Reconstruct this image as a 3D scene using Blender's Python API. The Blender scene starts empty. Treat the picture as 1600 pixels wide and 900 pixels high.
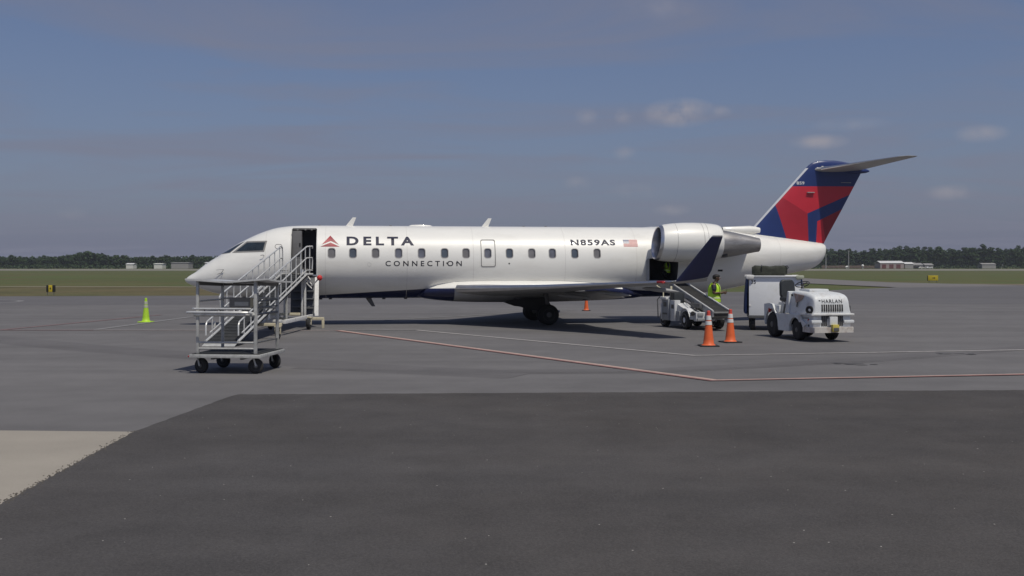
import bpy, bmesh, math, random
import numpy as np
from mathutils import Vector, Matrix, Euler
from mathutils.bvhtree import BVHTree

R = math.radians
SC = bpy.context.scene
COL = SC.collection

# ------------------------------------------------------------------ camera
cam_d = bpy.data.cameras.new("camera")
cam = bpy.data.objects.new("camera", cam_d)
COL.objects.link(cam)
cam.location = (0, 0, 2.15)
cam.rotation_euler = (R(90), 0, 0)
cam_d.sensor_width = 36.0
cam_d.lens = 36.0 * 1650 / 1600
cam_d.shift_y = -35.0 / 1600
cam_d.clip_start = 0.1
cam_d.clip_end = 20000
SC.camera = cam

# ------------------------------------------------------------------ light
SUN = Vector((0.28, -0.45, 1.0)).normalized()
sun_d = bpy.data.lights.new("sun", "SUN")
sun_d.energy = 4.0
sun_d.angle = R(0.55)
sun_d.color = (1.0, 0.945, 0.825)
sun = bpy.data.objects.new("sun", sun_d)
sun.rotation_euler = SUN.to_track_quat("Z", "Y").to_euler()
sun.location = (0, 0, 60)
COL.objects.link(sun)

world = bpy.data.worlds.new("World")
SC.world = world
world.use_nodes = True
wn, wl = world.node_tree.nodes, world.node_tree.links
wn.clear()


def wnode(t, **kw):
    n = wn.new(t)
    for k, v in kw.items():
        setattr(n, k, v)
    return n


def wmath(op, a, b=None, clamp=False):
    n = wnode("ShaderNodeMath", operation=op, use_clamp=clamp)
    for i, v in enumerate((a, b)):
        if v is None:
            continue
        if isinstance(v, (int, float)):
            n.inputs[i].default_value = v
        else:
            wl.new(v, n.inputs[i])
    return n.outputs[0]


sky = wnode("ShaderNodeTexSky", sky_type="NISHITA")
sky.sun_disc = False
sky.sun_elevation = math.asin(SUN.z)
sky.sun_rotation = math.atan2(SUN.x, SUN.y)
sky.altitude = 50
sky.air_density = 1.0
sky.dust_density = 1.5
sky.ozone_density = 1.6
tc = wnode("ShaderNodeTexCoord")
sep = wnode("ShaderNodeSeparateXYZ")
wl.new(tc.outputs["Generated"], sep.inputs[0])
zc = wmath("MAXIMUM", sep.outputs[2], 0.0)
# summer haze: thick near the horizon, thin overhead
haze_f = wmath("MULTIPLY", wmath("POWER", 2.718, wmath("MULTIPLY", zc, -6.5)), 0.74)
haze_f = wmath("ADD", haze_f, 0.05, True)
mix1 = wnode("ShaderNodeMixRGB")
mix1.inputs[2].default_value = (1.84, 2.00, 3.10, 1)
wl.new(haze_f, mix1.inputs[0])
tint = wnode("ShaderNodeMixRGB", blend_type="MULTIPLY")
tint.inputs[0].default_value = 1.0
tint.inputs[2].default_value = (0.685, 0.715, 0.855, 1)
wl.new(sky.outputs[0], tint.inputs[1])
wl.new(tint.outputs[0], mix1.inputs[1])
# thin high cirrus: the view ray meets a flat layer, so streaks flatten toward the horizon
zz = wmath("ADD", zc, 0.07)
comb = wnode("ShaderNodeCombineXYZ")
wl.new(wmath("DIVIDE", sep.outputs[0], zz), comb.inputs[0])
wl.new(wmath("DIVIDE", sep.outputs[1], zz), comb.inputs[1])
mp = wnode("ShaderNodeMapping")
mp.inputs["Rotation"].default_value = (0, 0, R(31))
mp.inputs["Scale"].default_value = (0.38, 0.75, 1)
mp.inputs["Location"].default_value = (1.7, 4.2, 0)
wl.new(comb.outputs[0], mp.inputs[0])
n1 = wnode("ShaderNodeTexNoise")
n1.inputs["Scale"].default_value = 1.3
n1.inputs["Detail"].default_value = 7
n1.inputs["Roughness"].default_value = 0.55
n1.inputs["Distortion"].default_value = 1.1
wl.new(mp.outputs[0], n1.inputs["Vector"])
cr1 = wnode("ShaderNodeValToRGB")
cr1.color_ramp.elements[0].position = 0.44
cr1.color_ramp.elements[0].color = (0, 0, 0, 1)
cr1.color_ramp.elements[1].position = 0.68
cr1.color_ramp.elements[1].color = (1, 1, 1, 1)
wl.new(n1.outputs["Fac"], cr1.inputs[0])
mix2 = wnode("ShaderNodeMixRGB")
mix2.inputs[2].default_value = (2.32, 2.42, 3.20, 1)
wl.new(wmath("MULTIPLY", cr1.outputs[0], 0.66), mix2.inputs[0])
wl.new(mix1.outputs[0], mix2.inputs[1])
# small fair-weather puffs standing low over the field (azimuth, elevation, half width, half height)
n2 = wnode("ShaderNodeTexNoise")
n2.inputs["Scale"].default_value = 34
n2.inputs["Detail"].default_value = 6
n2.inputs["Roughness"].default_value = 0.6
wl.new(tc.outputs["Generated"], n2.inputs["Vector"])
puff = None
for az, el, wx, wz, k in ((0.158, 0.142, 0.030, 0.0120, 1.0), (0.106, 0.140, 0.0085, 0.0075, 0.75), (0.070, 0.140, 0.0100, 0.0070, 0.45), (0.283, 0.112, 0.0230, 0.0062, 0.75),
                          (0.395, 0.064, 0.0200, 0.0065, 0.55), (0.418, 0.114, 0.0200, 0.0070, 0.55), (0.192, 0.142, 0.0120, 0.0050, 0.6), (0.062, 0.078, 0.0120, 0.0060, 0.35), (0.118, 0.070, 0.0260, 0.0070, 0.35),
                          (0.105, 0.106, 0.0110, 0.0060, 0.35), (0.310, 0.127, 0.0300, 0.0055, 0.3), (-0.395, 0.046, 0.0120, 0.0050, 0.25), (0.140, 0.240, 0.0300, 0.0120, 0.25), (0.150, 0.052, 0.016, 0.005, 0.4)):
    d0 = Vector((math.sin(az) * math.cos(el), math.cos(az) * math.cos(el), math.sin(el)))
    vs = wnode("ShaderNodeVectorMath", operation="SUBTRACT")
    wl.new(tc.outputs["Generated"], vs.inputs[0])
    vs.inputs[1].default_value = d0
    vm = wnode("ShaderNodeVectorMath", operation="MULTIPLY")
    wl.new(vs.outputs[0], vm.inputs[0])
    vm.inputs[1].default_value = (1 / wx, 1 / wx, 1 / wz)
    vl = wnode("ShaderNodeVectorMath", operation="LENGTH")
    wl.new(vm.outputs[0], vl.inputs[0])
    inside = wmath("MULTIPLY", wmath("SUBTRACT", 1.25, vl.outputs["Value"], True), k)
    puff = inside if puff is None else wmath("MAXIMUM", puff, inside)
puff = wmath("MULTIPLY", puff, wmath("MULTIPLY", wmath("SUBTRACT", n2.outputs["Fac"], 0.32, True), 3.2, True), True)
mix3 = wnode("ShaderNodeMixRGB")
mix3.inputs[2].default_value = (4.3, 4.0, 4.3, 1)
wl.new(wmath("MULTIPLY", puff, 0.85), mix3.inputs[0])
wl.new(mix2.outputs[0], mix3.inputs[1])
bg = wnode("ShaderNodeBackground")
bg.inputs[1].default_value = 0.112
wl.new(mix3.outputs[0], bg.inputs[0])
wo = wnode("ShaderNodeOutputWorld")
wl.new(bg.outputs[0], wo.inputs[0])

SC.view_settings.view_transform = "Standard"
SC.view_settings.look = "None"
SC.view_settings.exposure = -0.44
SC.view_settings.gamma = 1.0
SC.view_settings.use_curve_mapping = False


# ------------------------------------------------------------------ materials
def mat(name, col, rough=0.6, metal=0.0, var=0.12, scale=6.0, bump=0.0, bscale=None, spec=0.5, coat=0.0,
        dirt=None, dirt_amt=0.0, dirt_scale=2.0, stretch=None):
    m = bpy.data.materials.new(name)
    m.use_nodes = True
    nt = m.node_tree
    n, l = nt.nodes, nt.links
    p = n["Principled BSDF"]
    p.inputs["Roughness"].default_value = rough
    p.inputs["Metallic"].default_value = metal
    p.inputs["Specular IOR Level"].default_value = spec
    p.inputs["Coat Weight"].default_value = coat
    p.inputs["Coat Roughness"].default_value = 0.07
    t = n.new("ShaderNodeTexCoord")
    vec = t.outputs["Object"]
    if stretch:
        mpn = n.new("ShaderNodeMapping")
        mpn.inputs["Scale"].default_value = stretch
        l.new(vec, mpn.inputs[0])
        vec = mpn.outputs[0]
    no = n.new("ShaderNodeTexNoise")
    no.inputs["Scale"].default_value = scale
    no.inputs["Detail"].default_value = 6
    no.inputs["Roughness"].default_value = 0.6
    l.new(vec, no.inputs["Vector"])
    hi = [min(1, c * (1 + var)) for c in col]
    lo = [c * (1 - var) for c in col]
    r = n.new("ShaderNodeValToRGB")
    r.color_ramp.elements[0].position = 0.3
    r.color_ramp.elements[1].position = 0.7
    r.color_ramp.elements[0].color = (*lo, 1)
    r.color_ramp.elements[1].color = (*hi, 1)
    l.new(no.outputs["Fac"], r.inputs[0])
    out = r.outputs[0]
    if dirt:
        d = n.new("ShaderNodeTexNoise")
        d.inputs["Scale"].default_value = dirt_scale
        d.inputs["Detail"].default_value = 8
        d.inputs["Roughness"].default_value = 0.7
        l.new(vec, d.inputs["Vector"])
        dr = n.new("ShaderNodeValToRGB")
        dr.color_ramp.elements[0].position = 0.5
        dr.color_ramp.elements[0].color = (0, 0, 0, 1)
        dr.color_ramp.elements[1].position = 0.75
        dr.color_ramp.elements[1].color = (dirt_amt, dirt_amt, dirt_amt, 1)
        l.new(d.outputs["Fac"], dr.inputs[0])
        mx = n.new("ShaderNodeMixRGB")
        mx.inputs[2].default_value = (*dirt, 1)
        l.new(dr.outputs[0], mx.inputs[0])
        l.new(out, mx.inputs[1])
        out = mx.outputs[0]
    l.new(out, p.inputs["Base Color"])
    if bump:
        b = n.new("ShaderNodeBump")
        b.inputs["Strength"].default_value = bump
        b.inputs["Distance"].default_value = 0.02
        bn = n.new("ShaderNodeTexNoise")
        bn.inputs["Scale"].default_value = bscale or scale * 6
        bn.inputs["Detail"].default_value = 4
        l.new(vec, bn.inputs["Vector"])
        l.new(bn.outputs["Fac"], b.inputs["Height"])
        l.new(b.outputs[0], p.inputs["Normal"])
    return m


M = {}
M["white_paint"] = mat("aircraft_white", (0.80, 0.79, 0.75), 0.40, 0, 0.02, 1.2, coat=0.55, dirt=(0.45, 0.42, 0.37), dirt_amt=0.22, dirt_scale=1.4, stretch=(0.5, 1, 1.6))
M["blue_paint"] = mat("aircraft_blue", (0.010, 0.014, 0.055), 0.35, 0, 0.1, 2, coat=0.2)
M["fin_blue"] = mat("fin_blue", (0.016, 0.034, 0.14), 0.35, 0, 0.08, 2, coat=0.2)
M["red_bright"] = mat("fin_red", (0.52, 0.022, 0.040), 0.38, 0, 0.06, 2, coat=0.2)
M["red_mid"] = mat("fin_red_mid", (0.36, 0.016, 0.030), 0.38, 0, 0.06, 2, coat=0.2)
M["red_dark"] = mat("fin_red_dark", (0.27, 0.012, 0.024), 0.38, 0, 0.06, 2, coat=0.2)
M["navy_letter"] = mat("navy_lettering", (0.010, 0.013, 0.042), 0.5, 0, 0.05, 5, spec=0.25)
M["grey_letter"] = mat("grey_lettering", (0.020, 0.020, 0.030), 0.5, 0, 0.1, 5, spec=0.25)
M["wing_grey"] = mat("wing_grey", (0.36, 0.36, 0.36), 0.4, 0, 0.06, 1.5, coat=0.1, dirt=(0.12, 0.11, 0.10), dirt_amt=0.35, dirt_scale=1.2)
M["bare_metal"] = mat("bare_metal", (0.58, 0.58, 0.60), 0.28, 0.9, 0.08, 3)
M["door_inside"] = mat("door_inside", (0.085, 0.09, 0.10), 0.6, 0, 0.15, 4)
M["sky_sheen_edge"] = mat("painted_sky_sheen", (0.62, 0.63, 0.66), 0.35, 0.15, 0.05, 3)  # fin leading edge: the sky's reflection is put into this pale grey
M["nozzle_metal"] = mat("nozzle_metal", (0.34, 0.33, 0.325), 0.42, 0.65, 0.25, 2.2, dirt=(0.10, 0.085, 0.07), dirt_amt=0.6, dirt_scale=1.6, stretch=(0.4, 2, 2))
M["dark"] = mat("dark_void", (0.018, 0.018, 0.020), 0.7, 0, 0.2, 4)
M["interior"] = mat("cabin_interior", (0.085, 0.085, 0.095), 0.7, 0, 0.25, 3)
M["interior_light"] = mat("cabin_panel", (0.15, 0.148, 0.15), 0.6, 0, 0.1, 4)
M["window_dark"] = mat("window_glass", (0.17, 0.18, 0.225), 0.12, 0, 0.25, 3, coat=0.5)
M["window_shade"] = mat("window_shade", (0.22, 0.215, 0.225), 0.15, 0, 0.15, 3, coat=0.5)
M["window_blue"] = mat("window_glass_blue", (0.11, 0.135, 0.175), 0.10, 0, 0.2, 3, coat=0.5)
M["cockpit_glass"] = mat("cockpit_glass", (0.022, 0.030, 0.036), 0.07, 0, 0.4, 3, coat=0.6)
M["rim_grey"] = mat("window_rim", (0.36, 0.35, 0.34), 0.4, 0, 0.1, 5)
M["joint"] = mat("skin_joint", (0.60, 0.585, 0.56), 0.5, 0, 0.05, 3)
M["line_grey"] = mat("panel_line", (0.21, 0.205, 0.20), 0.6, 0, 0.1, 5)
M["tyre"] = mat("tyre_rubber", (0.017, 0.017, 0.018), 0.8, 0, 0.25, 12, bump=0.2, dirt=(0.06, 0.055, 0.05), dirt_amt=0.5)
M["gear_dark"] = mat("gear_metal", (0.12, 0.12, 0.12), 0.5, 0.3, 0.2, 8)
M["hub_white"] = mat("hub_white", (0.70, 0.71, 0.74), 0.5, 0, 0.15, 10, dirt=(0.15, 0.14, 0.12), dirt_amt=0.5, dirt_scale=9)
M["red_lamp"] = mat("red_lens", (0.40, 0.012, 0.015), 0.12, 0, 0.1, 8, coat=0.5)
M["galv"] = mat("galvanised_steel", (0.50, 0.50, 0.48), 0.45, 0.25, 0.2, 9, dirt=(0.16, 0.15, 0.14), dirt_amt=0.5, dirt_scale=5)
M["alu"] = mat("aluminium_rail", (0.70, 0.70, 0.68), 0.36, 0.4, 0.12, 8, dirt=(0.25, 0.24, 0.22), dirt_amt=0.4, dirt_scale=6)
M["ramp_deck"] = mat("ramp_deck", (0.034, 0.036, 0.039), 0.9, 0, 0.18, 5, bump=0.1, bscale=60, spec=0.15, dirt=(0.08, 0.075, 0.07), dirt_amt=0.4)
M["white_frame"] = mat("white_frame", (0.68, 0.68, 0.67), 0.45, 0, 0.06, 6, dirt=(0.25, 0.21, 0.16), dirt_amt=0.5, dirt_scale=5)
M["cream_frame"] = mat("cream_frame", (0.60, 0.55, 0.40), 0.5, 0, 0.1, 6, dirt=(0.28, 0.20, 0.10), dirt_amt=0.6, dirt_scale=6)
M["red_ball"] = mat("red_foam", (0.55, 0.03, 0.03), 0.6, 0, 0.15, 9)
M["tractor_white"] = mat("tractor_paint", (0.66, 0.68, 0.69), 0.45, 0, 0.05, 4, dirt=(0.33, 0.27, 0.21), dirt_amt=0.65, dirt_scale=4.0)
M["rust"] = mat("rusty_steel", (0.56, 0.53, 0.49), 0.6, 0, 0.08, 8, dirt=(0.20, 0.11, 0.065), dirt_amt=0.9, dirt_scale=5)
M["primer"] = mat("worn_primer", (0.40, 0.27, 0.21), 0.7, 0, 0.2, 8, dirt=(0.66, 0.64, 0.60), dirt_amt=0.8, dirt_scale=7)
M["vinyl"] = mat("black_vinyl", (0.028, 0.032, 0.036), 0.55, 0, 0.15, 10, bump=0.15)
M["yellow"] = mat("yellow_paint", (0.58, 0.48, 0.10), 0.5, 0, 0.2, 9, dirt=(0.12, 0.09, 0.04), dirt_amt=0.6, dirt_scale=9)
M["lens"] = mat("headlamp_lens", (0.42, 0.43, 0.45), 0.12, 0.2, 0.1, 12, coat=0.6)
M["panel_white"] = mat("cart_panel", (0.80, 0.81, 0.82), 0.5, 0, 0.05, 2, dirt=(0.40, 0.38, 0.30), dirt_amt=0.35, dirt_scale=2.0)
M["curtain"] = mat("blue_curtain", (0.030, 0.055, 0.15), 0.7, 0, 0.2, 7, bump=0.2)
M["bag"] = mat("duffel_fabric", (0.036, 0.040, 0.030), 0.85, 0, 0.3, 9, bump=0.4, bscale=30)
M["belt"] = mat("conveyor_rubber", (0.026, 0.025, 0.024), 0.8, 0, 0.2, 8, dirt=(0.09, 0.085, 0.08), dirt_amt=0.5, dirt_scale=3)
M["loader_white"] = mat("loader_paint", (0.60, 0.61, 0.62), 0.5, 0, 0.06, 5, dirt=(0.18, 0.16, 0.14), dirt_amt=0.5, dirt_scale=4)
M["loader_grey"] = mat("loader_grey", (0.30, 0.31, 0.32), 0.55, 0, 0.12, 5, dirt=(0.12, 0.11, 0.10), dirt_amt=0.5, dirt_scale=4)
M["orange"] = mat("cone_orange", (0.75, 0.135, 0.035), 0.5, 0, 0.07, 6, dirt=(0.35, 0.10, 0.05), dirt_amt=0.35, dirt_scale=6)
M["cone_red"] = mat("cone_tip", (0.58, 0.07, 0.05), 0.5, 0, 0.1, 6)
M["lime"] = mat("cone_lime", (0.42, 0.66, 0.04), 0.5, 0, 0.08, 6)
M["collar"] = mat("reflective_white", (0.66, 0.65, 0.63), 0.4, 0, 0.08, 20, dirt=(0.35, 0.33, 0.30), dirt_amt=0.4, dirt_scale=10)
M["collar_old"] = mat("worn_collar", (0.42, 0.44, 0.34), 0.5, 0, 0.15, 14)
M["cone_base"] = mat("cone_base_rubber", (0.025, 0.025, 0.026), 0.8, 0, 0.2, 8)
M["vest"] = mat("hi_vis_vest", (0.50, 0.80, 0.05), 0.65, 0, 0.12, 12, bump=0.2)
M["vest_stripe"] = mat("vest_reflective", (0.66, 0.78, 0.36), 0.45, 0, 0.08, 12)
M["shirt"] = mat("navy_shirt", (0.022, 0.026, 0.040), 0.8, 0, 0.2, 12)
M["trousers"] = mat("dark_trousers", (0.018, 0.019, 0.024), 0.8, 0, 0.2, 12)
M["skin"] = mat("dark_skin", (0.11, 0.058, 0.038), 0.5, 0, 0.08, 12)
M["hair"] = mat("black_hair", (0.012, 0.010, 0.009), 0.7, 0, 0.3, 30)
M["black_plastic"] = mat("black_plastic", (0.02, 0.02, 0.022), 0.35, 0, 0.1, 8)
M["sign_black"] = mat("sign_black", (0.02, 0.02, 0.018), 0.5, 0, 0.1, 6)
M["sign_yellow"] = mat("sign_yellow", (0.55, 0.42, 0.03), 0.5, 0, 0.1, 6)
M["red_line"] = mat("red_line_paint", (0.24, 0.115, 0.11), 0.8, 0, 0.2, 5, dirt=(0.12, 0.115, 0.115), dirt_amt=0.75, dirt_scale=3)
M["red_line_old"] = mat("faded_red_line", (0.185, 0.12, 0.12), 0.85, 0, 0.2, 5, dirt=(0.11, 0.105, 0.107), dirt_amt=0.8, dirt_scale=2)
M["white_line"] = mat("white_line_paint", (0.36, 0.34, 0.33), 0.8, 0, 0.15, 5, dirt=(0.14, 0.135, 0.135), dirt_amt=0.7, dirt_scale=3)
M["pale_line"] = mat("pale_line_paint", (0.27, 0.235, 0.23), 0.85, 0, 0.2, 5, dirt=(0.13, 0.12, 0.12), dirt_amt=0.7, dirt_scale=2)
M["pink_line"] = mat("pink_edge_paint", (0.44, 0.32, 0.27), 0.8, 0, 0.15, 5, dirt=(0.16, 0.14, 0.14), dirt_amt=0.6, dirt_scale=3)
M["white_line_old"] = mat("faded_white_line", (0.20, 0.195, 0.195), 0.8, 0, 0.15, 5, dirt=(0.12, 0.115, 0.115), dirt_amt=0.8, dirt_scale=2)
M["bark"] = mat("pine_bark", (0.10, 0.075, 0.055), 0.9, 0, 0.3, 3)
M["steel_wall"] = mat("metal_wall", (0.30, 0.29, 0.28), 0.6, 0, 0.06, 1)
M["pink_wall"] = mat("hangar_wall", (0.33, 0.27, 0.26), 0.6, 0, 0.06, 1)
M["roof_white"] = mat("white_metal_roof", (0.72, 0.71, 0.69), 0.45, 0, 0.05, 1)
M["red_door"] = mat("red_hangar_door", (0.14, 0.045, 0.045), 0.6, 0, 0.1, 1)
M["white_wall"] = mat("white_siding", (0.66, 0.65, 0.60), 0.6, 0, 0.08, 1)
M["brown_board"] = mat("brown_boards", (0.13, 0.095, 0.075), 0.8, 0, 0.25, 1)
M["crumb"] = mat("asphalt_crumb", (0.085, 0.075, 0.062), 0.9, 0, 0.4, 30)
M["pole"] = mat("light_pole", (0.40, 0.39, 0.38), 0.5, 0.3, 0.1, 3)


def leaf_mat(name, a, b):
    m = bpy.data.materials.new(name)
    m.use_nodes = True
    n, l = m.node_tree.nodes, m.node_tree.links
    p = n["Principled BSDF"]
    p.inputs["Roughness"].default_value = 0.75
    p.inputs["Specular IOR Level"].default_value = 0.25
    g = n.new("ShaderNodeNewGeometry")
    oi = n.new("ShaderNodeObjectInfo")
    mx = n.new("ShaderNodeMixRGB")
    mx.inputs[1].default_value = (*a, 1)
    mx.inputs[2].default_value = (*b, 1)
    ad = n.new("ShaderNodeMath")
    ad.operation = "MULTIPLY_ADD"
    ad.inputs[1].default_value = 0.5
    l.new(g.outputs["Random Per Island"], ad.inputs[0])
    ml = n.new("ShaderNodeMath")
    ml.operation = "MULTIPLY"
    ml.inputs[1].default_value = 0.5
    l.new(oi.outputs["Random"], ml.inputs[0])
    l.new(ml.outputs[0], ad.inputs[2])
    l.new(ad.outputs[0], mx.inputs[0])
    l.new(mx.outputs[0], p.inputs["Base Color"])
    return m


M["leaf_left"] = leaf_mat("broadleaf_foliage", (0.020, 0.046, 0.017), (0.054, 0.088, 0.029))
M["leaf_right"] = leaf_mat("pine_foliage", (0.020, 0.044, 0.018), (0.050, 0.086, 0.029))


def ground_mat(name, base, var, big, fine, speck=0.0, speck_col=(0.45, 0.43, 0.40), rough=0.85, streak=0.0, tint2=None, bump=0.25, scale_big=0.12):
    m = bpy.data.materials.new(name)
    m.use_nodes = True
    n, l = m.node_tree.nodes, m.node_tree.links
    p = n["Principled BSDF"]
    p.inputs["Roughness"].default_value = rough
    p.inputs["Specular IOR Level"].default_value = 0.3
    t = n.new("ShaderNodeTexCoord")

    def noise(scale, detail=5, rg=0.6, vec=None):
        q = n.new("ShaderNodeTexNoise")
        q.inputs["Scale"].default_value = scale
        q.inputs["Detail"].default_value = detail
        q.inputs["Roughness"].default_value = rg
        l.new(vec or t.outputs["Object"], q.inputs["Vector"])
        return q.outputs["Fac"]

    def mathn(op, a, b):
        q = n.new("ShaderNodeMath")
        q.operation = op
        for i, v in enumerate((a, b)):
            if isinstance(v, (int, float)):
                q.inputs[i].default_value = v
            else:
                l.new(v, q.inputs[i])
        return q.outputs[0]

    f = mathn("MULTIPLY", mathn("SUBTRACT", noise(scale_big, 6), 0.5), big)
    f = mathn("ADD", f, mathn("MULTIPLY", mathn("SUBTRACT", noise(1.1, 6), 0.5), var))
    fn = noise(55, 3, 0.7)
    f = mathn("ADD", f, mathn("MULTIPLY", mathn("SUBTRACT", fn, 0.5), fine))
    if streak:
        mp_ = n.new("ShaderNodeMapping")
        mp_.inputs["Scale"].default_value = (0.035, 0.6, 1)
        mp_.inputs["Rotation"].default_value = (0, 0, R(5))
        l.new(t.outputs["Object"], mp_.inputs[0])
        f = mathn("ADD", f, mathn("MULTIPLY", mathn("SUBTRACT", noise(1.0, 4, 0.6, mp_.outputs[0]), 0.5), streak))
    f = mathn("ADD", f, 1.0)
    mul = n.new("ShaderNodeMixRGB")
    mul.blend_type = "MULTIPLY"
    mul.inputs[0].default_value = 1.0
    mul.inputs[1].default_value = (*base, 1)
    if tint2:
        tm = n.new("ShaderNodeMixRGB")
        tm.inputs[1].default_value = (*base, 1)
        tm.inputs[2].default_value = (*tint2, 1)
        rr = n.new("ShaderNodeValToRGB")
        rr.color_ramp.elements[0].position = 0.38
        rr.color_ramp.elements[1].position = 0.64
        l.new(noise(0.05, 8, 0.65), rr.inputs[0])
        l.new(rr.outputs[0], tm.inputs[0])
        l.new(tm.outputs[0], mul.inputs[1])
    l.new(f, mul.inputs[2])
    out = mul.outputs[0]
    if speck:
        v = n.new("ShaderNodeTexVoronoi")
        v.inputs["Scale"].default_value = 11
        v.inputs["Randomness"].default_value = 1.0
        l.new(t.outputs["Object"], v.inputs["Vector"])
        sx = n.new("ShaderNodeSeparateXYZ")
        l.new(v.outputs["Color"], sx.inputs[0])
        a = mathn("GREATER_THAN", sx.outputs[0], 1 - speck)
        b = mathn("LESS_THAN", v.outputs["Distance"], 0.085)
        k = mathn("MULTIPLY", a, b)
        ms = n.new("ShaderNodeMixRGB")
        ms.inputs[2].default_value = (*speck_col, 1)
        l.new(k, ms.inputs[0])
        l.new(out, ms.inputs[1])
        out = ms.outputs[0]
    l.new(out, p.inputs["Base Color"])
    b = n.new("ShaderNodeBump")
    b.inputs["Strength"].default_value = bump
    b.inputs["Distance"].default_value = 0.012
    l.new(fn, b.inputs["Height"])
    l.new(b.outputs[0], p.inputs["Normal"])
    return m


M["apron"] = ground_mat("apron_asphalt", (0.138, 0.133, 0.134), 0.40, 0.55, 0.7, streak=0.55, speck=0.02, speck_col=(0.2, 0.19, 0.19))
M["taxilane"] = ground_mat("taxilane_asphalt", (0.120, 0.116, 0.120), 0.3, 0.4, 0.3, streak=0.45)
M["new_asphalt"] = ground_mat("new_asphalt", (0.071, 0.067, 0.067), 0.7, 0.6, 1.5, speck=0.06, streak=0.5, tint2=(0.064, 0.057, 0.052), bump=0.7)
M["concrete"] = ground_mat("concrete_slab", (0.31, 0.282, 0.242), 0.25, 0.35, 0.35, streak=0.25)
M["scuff"] = ground_mat("scuffed_asphalt", (0.122, 0.117, 0.119), 0.40, 0.55, 0.5, streak=0.3)
M["taxiway"] = ground_mat("taxiway_asphalt", (0.165, 0.155, 0.152), 0.2, 0.3, 0.1)
M["runway"] = ground_mat("runway_asphalt", (0.21, 0.20, 0.165), 0.1, 0.1, 0.1)
M["path"] = ground_mat("dirt_path", (0.22, 0.195, 0.135), 0.1, 0.1, 0.1)
M["gravel"] = ground_mat("shoulder_gravel", (0.20, 0.165, 0.125), 0.3, 0.3, 0.3)
M["grass"] = ground_mat("field_grass", (0.072, 0.098, 0.026), 0.5, 0.6, 0.3, tint2=(0.098, 0.086, 0.032), scale_big=0.03)
M["dry_grass"] = ground_mat("dry_grass", (0.125, 0.098, 0.046), 0.9, 0.8, 0.4, tint2=(0.075, 0.080, 0.028), scale_big=0.09)
M["oil"] = mat("oil_stain", (0.062, 0.060, 0.061), 0.7, 0, 0.3, 4, dirt=(0.115, 0.111, 0.113), dirt_amt=1.0, dirt_scale=6)


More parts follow.
